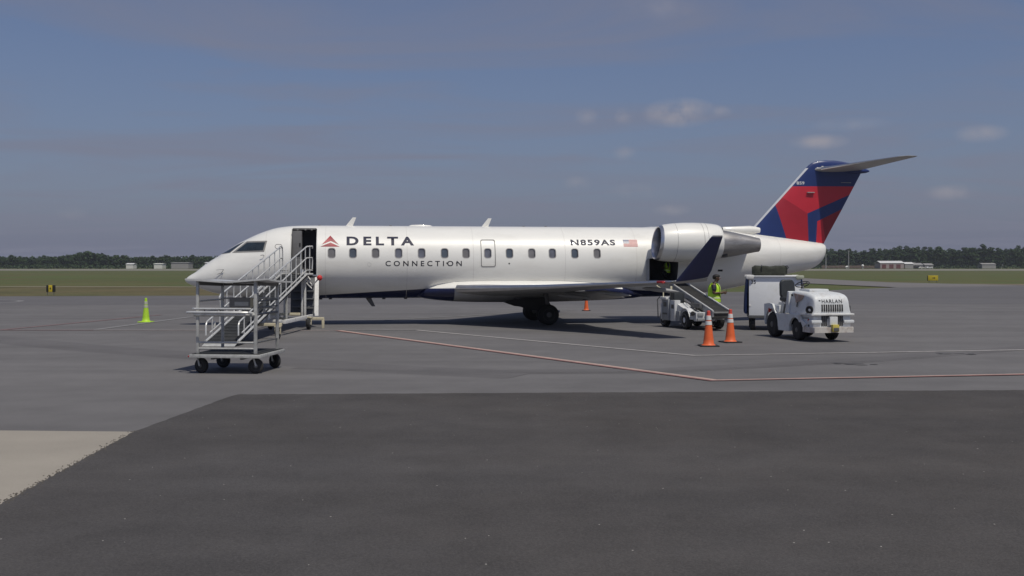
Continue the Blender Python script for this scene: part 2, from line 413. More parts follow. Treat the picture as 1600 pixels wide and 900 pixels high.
# ------------------------------------------------------------------ mesh helpers
class MB:
    """collects shapes into one bmesh, each face with a material slot"""

    def __init__(self):
        self.bm = bmesh.new()

    def _add(self, verts, faces, mi=0, smooth=False):
        vs = [self.bm.verts.new(v) for v in verts]
        for f in faces:
            try:
                fc = self.bm.faces.new([vs[i] for i in f])
                fc.material_index = mi
                fc.smooth = smooth
            except ValueError:
                pass
        return self

    def box(self, c, s, rot=None, bev=0.0, mi=0, taper=None):
        b = bmesh.new()
        bmesh.ops.create_cube(b, size=1)
        for v in b.verts:
            k = 1.0
            if taper and v.co.z > 0:
                v.co.x *= taper[0]
                v.co.y *= taper[1]
            v.co = Vector((v.co.x * s[0], v.co.y * s[1], v.co.z * s[2]))
        if bev:
            bmesh.ops.bevel(b, geom=list(b.edges), offset=bev, segments=2, affect="EDGES", profile=0.6)
        mt = Matrix.Translation(c)
        if rot is not None:
            mt = mt @ (rot.to_matrix().to_4x4() if not isinstance(rot, Matrix) else rot.to_4x4())
        b.verts.ensure_lookup_table()
        for i, v in enumerate(b.verts):
            v.index = i
        self._add([mt @ v.co for v in b.verts], [[v.index for v in f.verts] for f in b.faces], mi, False)
        b.free()
        return self

    def tube(self, pts, r, n=10, mi=0, closed=False):
        pts = [Vector(p) for p in pts]
        N = len(pts)
        rings = []
        up = None
        for i, p in enumerate(pts):
            if closed:
                d = (pts[(i + 1) % N] - pts[i - 1]).normalized()
            elif i == 0:
                d = (pts[1] - p).normalized()
            elif i == N - 1:
                d = (p - pts[i - 1]).normalized()
            else:
                d = ((pts[i + 1] - p).normalized() + (p - pts[i - 1]).normalized()).normalized()
            if up is None:
                a = Vector((0, 0, 1)) if abs(d.z) < 0.9 else Vector((1, 0, 0))
                up = d.cross(a).normalized()
            else:
                up = (up - d * up.dot(d)).normalized()
            w = d.cross(up)
            rr = r[i] if isinstance(r, (list, tuple)) else r
            rings.append([p + (up * math.cos(2 * math.pi * k / n) + w * math.sin(2 * math.pi * k / n)) * rr for k in range(n)])
        verts = [v for g in rings for v in g]
        faces = []
        for i in range(N if closed else N - 1):
            j = (i + 1) % N
            for k in range(n):
                faces.append([i * n + k, i * n + (k + 1) % n, j * n + (k + 1) % n, j * n + k])
        if not closed:
            faces.append(list(range(n))[::-1])
            faces.append([(N - 1) * n + k for k in range(n)])
        return self._add(verts, faces, mi, True)

    def lathe(self, prof, axis=(0, 0, 1), org=(0, 0, 0), n=28, mi=0, caps=True, mis=None):
        """prof: (along, radius) pairs"""
        ax = Vector(axis).normalized()
        a = Vector((0, 0, 1)) if abs(ax.z) < 0.9 else Vector((1, 0, 0))
        u = ax.cross(a).normalized()
        w = ax.cross(u)
        o = Vector(org)
        verts, faces, fm = [], [], []
        for (h, r) in prof:
            for k in range(n):
                th = 2 * math.pi * k / n
                verts.append(o + ax * h + (u * math.cos(th) + w * math.sin(th)) * max(r, 1e-4))
        for i in range(len(prof) - 1):
            for k in range(n):
                faces.append([i * n + k, i * n + (k + 1) % n, (i + 1) * n + (k + 1) % n, (i + 1) * n + k])
                fm.append(mis[i] if mis else mi)
        if caps:
            faces.append(list(range(n))[::-1])
            faces.append([(len(prof) - 1) * n + k for k in range(n)])
            fm += [mis[0] if mis else mi, mis[-1] if mis else mi]
        vs = [self.bm.verts.new(v) for v in verts]
        for f, q in zip(faces, fm):
            try:
                fc = self.bm.faces.new([vs[i] for i in f])
                fc.material_index = q
                fc.smooth = True
            except ValueError:
                pass
        return self

    def loft(self, secs, mi=0, caps=True, smooth=True, closed=True):
        """secs: list of equal-length loops of points"""
        n = len(secs[0])
        verts = [v for s in secs for v in s]
        faces = []
        for i in range(len(secs) - 1):
            for k in range(n if closed else n - 1):
                faces.append([i * n + k, i * n + (k + 1) % n, (i + 1) * n + (k + 1) % n, (i + 1) * n + k])
        if caps:
            faces.append(list(range(n))[::-1])
            faces.append([(len(secs) - 1) * n + k for k in range(n)])
        return self._add(verts, faces, mi, smooth)

    def prism(self, poly, d0, d1, fn, mi=0):
        """2-D polygon extruded from d0 to d1; fn(u, v, d) gives the point"""
        n = len(poly)
        verts = [fn(u, v, d0) for u, v in poly] + [fn(u, v, d1) for u, v in poly]
        faces = [list(range(n))[::-1], [n + k for k in range(n)]]
        for k in range(n):
            faces.append([k, (k + 1) % n, n + (k + 1) % n, n + k])
        return self._add(verts, faces, mi)

    def sphere(self, c, r, n=14, mi=0, sc=(1, 1, 1)):
        b = bmesh.new()
        bmesh.ops.create_uvsphere(b, u_segments=n, v_segments=max(6, n * 2 // 3), radius=r)
        for i, v in enumerate(b.verts):
            v.index = i
        C = Vector(c)
        self._add([C + Vector((v.co.x * sc[0], v.co.y * sc[1], v.co.z * sc[2])) for v in b.verts],
                  [[v.index for v in f.verts] for f in b.faces], mi, True)
        b.free()
        return self

    def mesh(self, name, mats, sharp=40):
        bmesh.ops.recalc_face_normals(self.bm, faces=self.bm.faces)
        me = bpy.data.meshes.new(name)
        self.bm.to_mesh(me)
        self.bm.free()
        for m in (mats if isinstance(mats, (list, tuple)) else [mats]):
            me.materials.append(m)
        if sharp:
            for p in me.polygons:
                p.use_smooth = True
            me.set_sharp_from_angle(angle=R(sharp))
        return me

    def build(self, name, mats, parent=None, loc=None, rot=None, sharp=40):
        o = bpy.data.objects.new(name, self.mesh(name, mats, sharp))
        COL.objects.link(o)
        if parent is not None:
            o.parent = parent
        if loc is not None:
            o.location = loc
        if rot is not None:
            o.rotation_euler = rot
        return o


def tag(o, label, cat, group=None, kind=None):
    if label:
        o["label"] = label
    if cat:
        o["category"] = cat
    if group:
        o["group"] = group
    if kind:
        o["kind"] = kind
    return o


def thing(name, label, cat, loc=(0, 0, 0), rz=0.0, group=None):
    o = bpy.data.objects.new(name, None)
    o.empty_display_size = 0.3
    o.location = loc
    o.rotation_euler = (0, 0, rz)
    COL.objects.link(o)
    return tag(o, label, cat, group)


def copy_thing(o, parent=None):
    c = o.copy()
    COL.objects.link(c)
    c.parent = parent
    for ch in o.children:
        copy_thing(ch, c)
    return c


def sheet(name, poly, z, m, kind="structure", label=None, sub=None):
    """a flat ground sheet from an outline"""
    bm = bmesh.new()
    f = bm.faces.new([bm.verts.new((x, y, z)) for x, y in poly])
    bm.normal_update()
    bmesh.ops.triangulate(bm, faces=[f])
    bmesh.ops.recalc_face_normals(bm, faces=bm.faces)
    if sum(fc.normal.z for fc in bm.faces) < 0:
        bmesh.ops.reverse_faces(bm, faces=bm.faces)
    me = bpy.data.meshes.new(name)
    bm.to_mesh(me)
    bm.free()
    me.materials.append(m)
    o = bpy.data.objects.new(name, me)
    COL.objects.link(o)
    o["kind"] = kind
    if label:
        o["label"] = label
    return o


def stripe(pts, w):
    """outline of a painted line along pts"""
    L, Rr = [], []
    P = [Vector((p[0], p[1], 0)) for p in pts]
    for i, p in enumerate(P):
        d = (P[min(i + 1, len(P) - 1)] - P[max(i - 1, 0)]).normalized()
        nrm = Vector((-d.y, d.x, 0)) * (w / 2)
        L.append((p.x + nrm.x, p.y + nrm.y))
        Rr.append((p.x - nrm.x, p.y - nrm.y))
    return L + Rr[::-1]


def rough_edge(p0, p1, n, amp, rng):
    out = []
    for i in range(n):
        t = i / n
        out.append((p0[0] + (p1[0] - p0[0]) * t + rng.uniform(-amp, amp), p0[1] + (p1[1] - p0[1]) * t + rng.uniform(-amp, amp)))
    return out


# ------------------------------------------------------------------ ground
rng = random.Random(7)
sheet("grass_field", [(-2600, -400), (2600, -400), (2600, 3000), (-2600, 3000)], -0.06, M["grass"])
sheet("apron", [(-160, -60), (140, -60), (140, 121), (75, 117.5), (55.5, 114), (48.5, 136), (50, 187), (56, 420), (30, 420), (36, 187), (35.7, 126.7), (38, 104.3),
                (25, 88.7), (14, 84.5), (-22.9, 75.5), (-35.8, 74), (-160, 66)], 0.0, M["apron"])
sheet("gravel_shoulder", [(50, 127.5), (58, 117.5), (75, 120.5), (140, 124.5), (140, 127), (74, 124), (59, 124)], -0.02, M["gravel"])
sheet("taxilane", [(-160, 56), (-34, 57.2), (20, 58.8), (140, 64), (140, 119), (75, 115.5), (57, 112), (39.5, 103.2), (26, 88.0), (14, 83.8), (-22.9, 74.7), (-35.8, 73.2), (-160, 65)], 0.004, M["taxilane"])
sheet("taxiway", [(140, 117.5), (140, 120.8), (75, 117.3), (55.6, 113.8), (48.4, 135.8), (49.8, 187), (55.5, 419), (30.5, 419), (36.2, 187), (35.9, 126.7), (38.2, 104.5), (44, 106.5), (57, 111.2), (75, 114.6)], 0.008, M["taxiway"])
sheet("dry_grass_verge", [(-160, 68)] + rough_edge((-60, 72.4), (-6, 78.0), 20, 0.25, rng) + [(10, 84), (10, 100), (-32, 106), (-52, 107.5), (-160, 116)], -0.035, M["dry_grass"])
sheet("dirt_path", [(-160, 116.4), (-52.1, 107.9), (-32, 106.4), (20, 102.5), (20, 104.6), (-32, 109.4), (-52.1, 111), (-160, 119.5)], -0.02, M["path"])
sheet("runway", [(-1500, 455), (1500, 455), (1500, 650), (-1500, 650)], -0.02, M["runway"])
edge = [(-3.2, -2.0)] + rough_edge((-4.3, 5.0), (-4.6, 9.5), 60, 0.014, rng) + rough_edge((-4.6, 9.5), (-4.88, 13.64), 70, 0.013, rng) + rough_edge((-4.88, 13.64), (-4.60, 17.56), 20, 0.012, rng)
slab_edge = [(-4.15, -2.0), (-4.3, 5.0), (-4.6, 9.5), (-4.85, 13.66)]
sheet("concrete_slab", [(-4.0, -2.0), (-4.0, 13.60), (-6.67, 13.75), (-16, 13.95), (-16, -2.0)], 0.004, M["concrete"])
sheet("new_asphalt", edge + [(-4.56, 17.56)] + rough_edge((-4.5, 17.57), (8.82, 18.19), 140, 0.022, rng) + [(24, 18.9), (24, -2.0)], 0.008, M["new_asphalt"])

# broad scuffed tyre bands left by turning vehicles
for k in range(4):
    sheet("tyre_mark", stripe([(-19, 33.5), (-15, 30.8), (-10.75, 27.3), (-5.85, 24.1), (-2.4, 21.9), (0.2, 20.7)], 1.5 - 0.34 * k), 0.0012 * (k + 1), M["scuff"])
    sheet("tyre_mark", stripe([(-4.5, 22.4), (-0.5, 21.3), (3.0, 21.6), (8.0, 24.0), (14.0, 28.0)], 0.9 - 0.2 * k), 0.0012 * (k + 1) + 0.0005, M["scuff"])
# painted lines: a pale edge with a red core
RED = [(-5.8, 34.78), (3.716, 19.654), (10.06, 20.746), (24, 23.2)]
sheet("red_line_marking", stripe(RED, 0.12), 0.014, M["red_line"])
sheet("white_edge_marking", stripe([(x + 0.10, y + 0.13) for x, y in RED], 0.15), 0.010, M["pink_line"])
sheet("white_line_marking", stripe([(-3.19, 35.12), (4.346, 25.16), (13.03, 26.875), (26, 29.4)], 0.17), 0.010, M["white_line"])
sheet("faded_line_marking", stripe([(-60, 35.2), (-17.0, 35.12), (-13.9, 35.05)], 0.26), 0.010, M["red_line_old"])
sheet("faded_line_marking", stripe([(-13.9, 35.05), (-5.8, 34.85)], 0.24), 0.011, M["pale_line"])
sheet("faded_line_marking", stripe([(-5.6, 34.95), (-3.19, 35.12)], 0.2), 0.010, M["white_line_old"])
sheet("faded_line_marking", stripe([(-5.0, 41.7), (0.9, 48.6), (3.0, 51.0)], 0.28), 0.010, M["white_line_old"])
sheet("faded_white_marking", stripe([(-13.94, 35.3), (-13.44, 44.3)], 0.30), 0.010, M["white_line_old"])
sheet("faded_red_marking", stripe([(-17.03, 35.3), (-15.87, 42.2), (-15.3, 46.0)], 0.25), 0.010, M["red_line_old"])
arc = [(-34.5 + 5.2 * math.cos(a), 62.0 + 5.0 * math.sin(a)) for a in [R(x) for x in range(-80, 86, 11)]]
sheet("curved_line_marking", stripe(arc, 0.35), 0.010, M["white_line_old"])
def blob(cx, cy, rx, ry, seed):
    q = random.Random(seed)
    return [(cx + rx * math.cos(a) * q.uniform(0.7, 1.1), cy + ry * math.sin(a) * q.uniform(0.7, 1.1)) for a in [2 * math.pi * i / 18 for i in range(18)]]
qs = random.Random(4)
for i in range(16):
    cx, cy = ((7.3, 23.05) if i < 9 else (10.75, 25.6))
    sheet("oil_stain", blob(cx + qs.gauss(0, 0.30), cy + qs.gauss(0, 0.16), qs.uniform(0.05, 0.16), qs.uniform(0.04, 0.11), i), 0.0050 + 0.0003 * i, M["oil"])

# ------------------------------------------------------------------ airliner (local x runs nose to tail, port side is -y)
JET = thing("airliner", "white regional jet parked with its boarding door open and a red and blue fin", "airliner", (-11.777, 38.103, 0), R(8.5))
FUS = [  # x, top, bottom, half width, height of widest point
    (0.00, 1.635, 1.575, 0.04, 1.605), (0.04, 1.70, 1.535, 0.12, 1.61), (0.15, 1.79, 1.475, 0.22, 1.62), (0.36, 1.92, 1.385, 0.36, 1.64),
    (0.64, 2.15, 1.28, 0.53, 1.68), (0.96, 2.375, 1.176, 0.69, 1.74), (1.166, 2.50, 1.13, 0.775, 1.78), (1.391, 2.655, 1.09, 0.865, 1.83),
    (1.75, 2.885, 1.04, 0.97, 1.90), (2.16, 3.11, 1.005, 1.07, 1.98), (2.729, 3.37, 0.975, 1.18, 2.08), (3.30, 3.54, 0.96, 1.265, 2.17),
    (3.874, 3.605, 0.952, 1.32, 2.24), (4.774, 3.622, 0.948, 1.338, 2.285), (6.5, 3.622, 0.946, 1.338, 2.285), (9.0, 3.622, 0.946, 1.338, 2.285),
    (12.0, 3.622, 0.946, 1.338, 2.285), (14.5, 3.622, 0.946, 1.338, 2.285), (16.3, 3.622, 0.946, 1.338, 2.285), (17.3, 3.622, 0.955, 1.33, 2.29), (18.3, 3.615, 1.00, 1.295, 2.32),
    (19.3, 3.59, 1.085, 1.22, 2.38), (20.477, 3.49, 1.265, 1.08, 2.47), (21.26, 3.385, 1.43, 0.96, 2.53), (22.0, 3.285, 1.605, 0.83, 2.58),
    (22.705, 3.20, 1.785, 0.69, 2.62), (23.3, 3.125, 1.915, 0.56, 2.65), (23.74, 3.075, 2.01, 0.46, 2.68), (24.05, 3.045, 2.15, 0.37, 2.71),
    (24.22, 3.025, 2.30, 0.30, 2.74), (24.35, 2.99, 2.50, 0.21, 2.78), (24.41, 2.92, 2.70, 0.10, 2.81)]
_fx = [f[0] for f in FUS]


def smooth_interp(xs, ys, x):
    """monotone cubic through the section values"""
    n = len(xs)
    d = [(ys[i + 1] - ys[i]) / (xs[i + 1] - xs[i]) for i in range(n - 1)]
    m = [d[0]] + [0 if d[i - 1] * d[i] <= 0 else 2 * d[i - 1] * d[i] / (d[i - 1] + d[i]) for i in range(1, n - 1)] + [d[-1]]
    i = max(0, min(n - 2, next((k for k in range(n - 1) if x <= xs[k + 1]), n - 2)))
    h = xs[i + 1] - xs[i]
    t = (x - xs[i]) / h
    return ((2 * t**3 - 3 * t**2 + 1) * ys[i] + (t**3 - 2 * t**2 + t) * h * m[i] + (-2 * t**3 + 3 * t**2) * ys[i + 1] + (t**3 - t**2) * h * m[i + 1])


def fus_section(x, n=72):
    top, bot, hw, zw = [smooth_interp(_fx, [f[k] for f in FUS], x) for k in (1, 2, 3, 4)]
    out = []
    for k in range(n):
        a = 2 * math.pi * k / n
        cy, cz = math.cos(a), math.sin(a)
        out.append(Vector((x, hw * cy, zw + (top - zw if cz > 0 else zw - bot) * cz)))
    return out


xs_f = []
for i in range(len(_fx) - 1):
    k = 3 if (_fx[i + 1] < 5 or _fx[i] > 17) else 2
    xs_f += [_fx[i] + (_fx[i + 1] - _fx[i]) * j / k for j in range(k)]
xs_f.append(_fx[-1])
mb = MB()
mb.loft([fus_section(x) for x in xs_f])
fus_src = mb.mesh("fuselage_skin", [M["white_paint"], M["blue_paint"], M["interior"], M["interior_light"]], sharp=None)
for p in fus_src.polygons:
    p.use_smooth = True
_v = [v.co.copy() for v in fus_src.vertices]
_n = [v.normal.copy() for v in fus_src.vertices]
_f = [tuple(p.vertices) for p in fus_src.polygons]
FBVH = BVHTree.FromPolygons(_v, _f)


def side_y(x, z):
    """port-side skin at (x, z)"""
    hit = FBVH.ray_cast(Vector((x, -6, z)), Vector((0, 1, 0)))
    return hit[0] if hit[0] is not None else Vector((x, 0, z)), hit[1]


def rrect(w, h, r, n=5):
    out = []
    for cx, cy, a0 in ((w / 2 - r, h / 2 - r, 0), (-w / 2 + r, h / 2 - r, 90), (-w / 2 + r, -h / 2 + r, 180), (w / 2 - r, -h / 2 + r, 270)):
        for k in range(n + 1):
            a = R(a0 + 90 * k / n)
            out.append((cx + r * math.cos(a), cy + r * math.sin(a)))
    return out


WIN_X = [5.223, 5.973, 6.775, 7.595, 8.421, 9.252, 10.03, 10.825, 11.622, 12.448, 13.214, 14.053, 14.896]
WIN_Z = 2.60
cut = MB()
cut.prism([(4.245 + u, 2.66 + v) for u, v in rrect(0.93, 1.70, 0.10)], -2.0, 0.15, lambda u, v, d: Vector((u, d, v)), mi=2)
cut.prism([(17.43 + u, 1.985 + v) for u, v in rrect(1.14, 0.86, 0.06)], -2.0, 0.3, lambda u, v, d: Vector((u, d, v)), mi=2)
for x in WIN_X:
    cut.prism([(x + u, WIN_Z + v) for u, v in rrect(0.245, 0.335, 0.085)], -2.0, -1.20, lambda u, v, d: Vector((u, d, v)), mi=3)
cut_me = cut.mesh("cutter", [M["white_paint"], M["blue_paint"], M["interior"], M["interior_light"]], sharp=None)
o_src = bpy.data.objects.new("skin_source", fus_src)
o_cut = bpy.data.objects.new("cut_source", cut_me)
COL.objects.link(o_src)
COL.objects.link(o_cut)
md = o_src.modifiers.new("cut", "BOOLEAN")
md.operation = "DIFFERENCE"
md.object = o_cut
md.solver = "EXACT"
dg = bpy.context.evaluated_depsgraph_get()
fus_me = bpy.data.meshes.new_from_object(o_src.evaluated_get(dg))
bpy.data.objects.remove(o_src)
bpy.data.objects.remove(o_cut)
fus_me.name = "fuselage"
# split the skin along the blue belly line, then colour the belly
bmf = bmesh.new()
bmf.from_mesh(fus_me)


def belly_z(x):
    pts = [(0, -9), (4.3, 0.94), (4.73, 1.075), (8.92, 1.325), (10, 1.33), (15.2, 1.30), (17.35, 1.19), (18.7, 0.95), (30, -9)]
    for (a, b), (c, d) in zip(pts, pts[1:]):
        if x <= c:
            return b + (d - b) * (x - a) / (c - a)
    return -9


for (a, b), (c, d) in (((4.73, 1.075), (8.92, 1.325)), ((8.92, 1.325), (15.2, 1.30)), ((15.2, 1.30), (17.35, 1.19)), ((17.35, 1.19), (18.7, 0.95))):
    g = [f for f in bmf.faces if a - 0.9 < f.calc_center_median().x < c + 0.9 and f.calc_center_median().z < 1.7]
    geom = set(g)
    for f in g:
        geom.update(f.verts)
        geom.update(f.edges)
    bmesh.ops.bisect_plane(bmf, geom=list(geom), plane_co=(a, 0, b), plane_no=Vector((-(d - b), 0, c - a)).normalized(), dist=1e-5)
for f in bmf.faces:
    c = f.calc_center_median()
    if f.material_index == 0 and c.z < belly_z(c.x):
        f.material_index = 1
bmf.to_mesh(fus_me)
bmf.free()
for m in (M["white_paint"], M["blue_paint"], M["interior"], M["interior_light"]):
    if len(fus_me.materials) < 4:
        fus_me.materials.append(m)
nrm = []
for p in fus_me.polygons:
    p.use_smooth = True
    for li in p.loop_indices:
        v = fus_me.vertices[fus_me.loops[li].vertex_index].co
        if p.material_index in (0, 1):
            loc, fn, fi, ds = FBVH.find_nearest(v)
            ids = _f[fi]
            ws = [1 / ((v - _v[k]).length + 1e-5) ** 1 for k in ids]
            if len(ids) == 4:
                # bilinear weights along the section and along the body
                a, b, c, d = (_v[k] for k in ids)
                e1 = (b - a)
                e2 = (d - a)
                s1 = max(0, min(1, (v - a).dot(e1) / max(e1.length_squared, 1e-9)))
                s2 = max(0, min(1, (v - a).dot(e2) / max(e2.length_squared, 1e-9)))
                ws = [(1 - s1) * (1 - s2), s1 * (1 - s2), s1 * s2, (1 - s1) * s2]
            nn = Vector()
            for k, w in zip(ids, ws):
                nn += _n[k] * w
            nrm.append(nn.normalized())
        else:
            nrm.append(p.normal.copy())
fus_me.normals_split_custom_set(nrm)
fus = bpy.data.objects.new("fuselage", fus_me)
COL.objects.link(fus)
fus.parent = JET


def skin_patch(name, poly, off, m, parent=JET, grid=0.06, thick=0.0):
    """a flat outline in the side view laid on the port skin, cut finely so it follows the curve"""
    bm = bmesh.new()
    f = bm.faces.new([bm.verts.new((x, 0, z)) for x, z in poly])
    x0, x1 = min(p[0] for p in poly), max(p[0] for p in poly)
    z0, z1 = min(p[1] for p in poly), max(p[1] for p in poly)
    z = z0 + grid
    while z < z1:
        bmesh.ops.bisect_plane(bm, geom=bm.verts[:] + bm.edges[:] + bm.faces[:], plane_co=(0, 0, z), plane_no=(0, 0, 1), dist=1e-6)
        z += grid
    if x0 < 4.8 or x1 > 17:
        x = x0 + grid * 2
        while x < x1:
            bmesh.ops.bisect_plane(bm, geom=bm.verts[:] + bm.edges[:] + bm.faces[:], plane_co=(x, 0, 0), plane_no=(1, 0, 0), dist=1e-6)
            x += grid * 2
    bmesh.ops.triangulate(bm, faces=bm.faces[:])
    for v in bm.verts:
        p, n = side_y(v.co.x, v.co.z)
        n = n if n is not None else Vector((0, -1, 0))
        v.co = p + n * off
    return _finish_patch(bm, name, m, parent, thick)


def _finish_patch(bm, name, m, parent, thick=0.0):
    bm.normal_update()
    if sum(f.normal.y for f in bm.faces) > 0:
        bmesh.ops.reverse_faces(bm, faces=bm.faces[:])
    me = bpy.data.meshes.new(name)
    bm.to_mesh(me)
    bm.free()
    for p in me.polygons:
        p.use_smooth = True
    me.materials.append(m)
    o = bpy.data.objects.new(name, me)
    COL.objects.link(o)
    if parent is not None:
        o.parent = parent
    return o


def ring_patch(name, outer, inner, off, m, parent=JET):
    """a frame between two outlines, laid on the port skin with a little thickness"""
    bm = bmesh.new()
    n = len(outer)

    def pt(p, o):
        q, nn = side_y(*p)
        return q + (nn if nn is not None else Vector((0, -1, 0))) * o
    rows = [[bm.verts.new(pt(p, -0.01)) for p in outer], [bm.verts.new(pt(p, off)) for p in outer], [bm.verts.new(pt(p, off)) for p in inner], [bm.verts.new(pt(p, -0.01)) for p in inner]]
    for a, b in zip(rows, rows[1:]):
        for k in range(n):
            bm.faces.new((a[k], a[(k + 1) % n], b[(k + 1) % n], b[k]))
    bmesh.ops.recalc_face_normals(bm, faces=bm.faces[:])
    me = bpy.data.meshes.new(name)
    bm.to_mesh(me)
    bm.free()
    me.materials.append(m)
    o = bpy.data.objects.new(name, me)
    COL.objects.link(o)
    o.parent = parent
    return o


def densify(poly, k=5):
    out = []
    for i in range(len(poly)):
        a, b = poly[i], poly[(i + 1) % len(poly)]
        out += [(a[0] + (b[0] - a[0]) * j / k, a[1] + (b[1] - a[1]) * j / k) for j in range(k)]
    return out


# passenger windows: a rim round each opening, the pane set back inside it
for x in WIN_X:
    w = ring_patch("passenger_window", [(x + u, WIN_Z + v) for u, v in rrect(0.285, 0.375, 0.10)], [(x + u, WIN_Z + v) for u, v in rrect(0.235, 0.325, 0.082)], 0.005, M["rim_grey"])
    b = MB()
    b.prism(rrect(0.26, 0.35, 0.085), -1.232, -1.222, lambda u, v, d, x=x: Vector((x + u, d, WIN_Z + v)))
    b.build("pane", M[("window_dark", "window_shade", "window_blue")[(int(x * 10) * 7) % 3]], w)
ring_patch("emergency_exit", densify([(10.84 + u, 2.60 + v) for u, v in rrect(0.54, 1.0, 0.07)], 8), densify([(10.84 + u, 2.60 + v) for u, v in rrect(0.484, 0.944, 0.055)], 8), 0.009, M["line_grey"])


# cockpit glazing, port panes (a matching starboard set is mirrored)
def mirror_patch(o):
    me = o.data.copy()
    for v in me.vertices:
        v.co.y *= -1
    me.flip_normals()
    c = o.copy()
    c.data = me
    COL.objects.link(c)
    c.parent = o.parent
    return c


def inset(poly, d):
    cx = sum(p[0] for p in poly) / len(poly)
    cz = sum(p[1] for p in poly) / len(poly)
    n = len(poly)
    out = []
    for i in range(n):
        a, b, c = Vector((*poly[i - 1], 0)), Vector((*poly[i], 0)), Vector((*poly[(i + 1) % n], 0))
        e1, e2 = (b - a).normalized(), (c - b).normalized()
        n1, n2 = Vector((-e1.y, e1.x, 0)), Vector((-e2.y, e2.x, 0))
        if n1.dot(Vector((cx, cz, 0)) - b) < 0:
            n1, n2 = -n1, -n2
        m = (n1 + n2).normalized()
        k = d / max(0.35, m.dot(n1))
        out.append((b.x + m.x * k, b.y + m.y * k))
    return out


side_win = [(2.20, 3.02), (2.95, 3.035), (2.86, 2.635), (1.70, 2.60)]
front_win = [(1.62, 2.60), (2.14, 3.03), (1.84, 2.90), (1.27, 2.56)]
for poly in (side_win, front_win):
    fr = skin_patch("cockpit_window", densify(poly), 0.006, M["line_grey"])
    pane = skin_patch("pane", densify(inset(poly, 0.055 if poly is side_win else 0.02)), 0.011, M["cockpit_glass"], fr)
    fr2 = mirror_patch(fr)
    p2 = mirror_patch(pane)
    p2.parent = fr2

# ----- lettering on the skin
R0 = 1.338


def text_mesh(s, size, bold=0.0, sx=1.0, spacing=1.0):
    cu = bpy.data.curves.new("lettering", "FONT")
    cu.body = s
    cu.size = size
    cu.offset = bold
    cu.space_character = spacing
    cu.resolution_u = 4
    o = bpy.data.objects.new("lettering_source", cu)
    COL.objects.link(o)
    d = bpy.context.evaluated_depsgraph_get()
    me = bpy.data.meshes.new_from_object(o.evaluated_get(d))
    bpy.data.objects.remove(o)
    for v in me.vertices:
        v.co.x *= sx
    return me


def fit_text(s, w, h, bold=0.0, spacing=1.0):
    """letters scaled to fill a w x h box from (0, 0)"""
    me = text_mesh(s, 1.0, bold, 1.0, spacing)
    xs = [v.co.x for v in me.vertices]
    ys = [v.co.y for v in me.vertices]
    for v in me.vertices:
        v.co.x = (v.co.x - min(xs)) / (max(xs) - min(xs)) * w
        v.co.y = (v.co.y - min(ys)) / (max(ys) - min(ys)) * h
    return me


def text_on_skin(name, s, x0, z0, x1, z1, m, bold=0.0, spacing=1.0, off=0.004):
    me = fit_text(s, x1 - x0, z1 - z0, bold, spacing)
    bm = bmesh.new()
    bm.from_mesh(me)
    z = 0.05
    while z < z1 - z0:
        bmesh.ops.bisect_plane(bm, geom=bm.verts[:] + bm.edges[:] + bm.faces[:], plane_co=(0, z, 0), plane_no=(0, 1, 0), dist=1e-6)
        z += 0.05
    bmesh.ops.triangulate(bm, faces=bm.faces[:])
    for v in bm.verts:
        p, n = side_y(x0 + v.co.x, z0 + v.co.y)
        v.co = p + n * off
    return _finish_patch(bm, name, m, JET)


text_on_skin("airline_lettering", "DELTA", 5.745, 2.875, 8.155, 3.195, M["navy_letter"], bold=0.040, spacing=1.48)
text_on_skin("service_lettering", "CONNECTION", 7.125, 2.130, 9.87, 2.320, M["grey_letter"], bold=0.014, spacing=1.62)
text_on_skin("registration", "N859AS", 13.93, 2.895, 15.62, 3.115, M["navy_letter"], bold=0.036, spacing=1.2)
# red delta emblem: two facets above, a chevron foot below
em = skin_patch("emblem", [(4.87, 2.90), (5.17, 3.225), (5.19, 3.03)], 0.005, M["red_mid"], grid=0.05)
skin_patch("emblem_facet", [(5.17, 3.225), (5.47, 2.90), (5.19, 3.03)], 0.005, M["red_dark"], em, grid=0.05)
skin_patch("emblem_foot", [(4.82, 2.825), (5.18, 2.975), (5.18, 2.825)], 0.005, M["red_dark"], em, grid=0.05)
skin_patch("emblem_foot", [(5.18, 2.975), (5.50, 2.825), (5.18, 2.825)], 0.005, M["red_mid"], em, grid=0.05)
# flag
fl = skin_patch("flag", [(15.93, 2.86), (16.47, 2.86), (16.47, 3.11), (15.93, 3.11)], 0.004, M["collar"], grid=0.04)
for k in range(7):
    z = 2.86 + 0.25 * (2 * k) / 13
    skin_patch("flag_stripe", [(15.93, z), (16.47, z), (16.47, z + 0.25 / 13), (15.93, z + 0.25 / 13)], 0.006, M["red_ball"], fl, grid=0.02)
skin_patch("flag_canton", [(15.93, 2.975), (16.15, 2.975), (16.15, 3.11), (15.93, 3.11)], 0.008, M["fin_blue"], fl, grid=0.04)
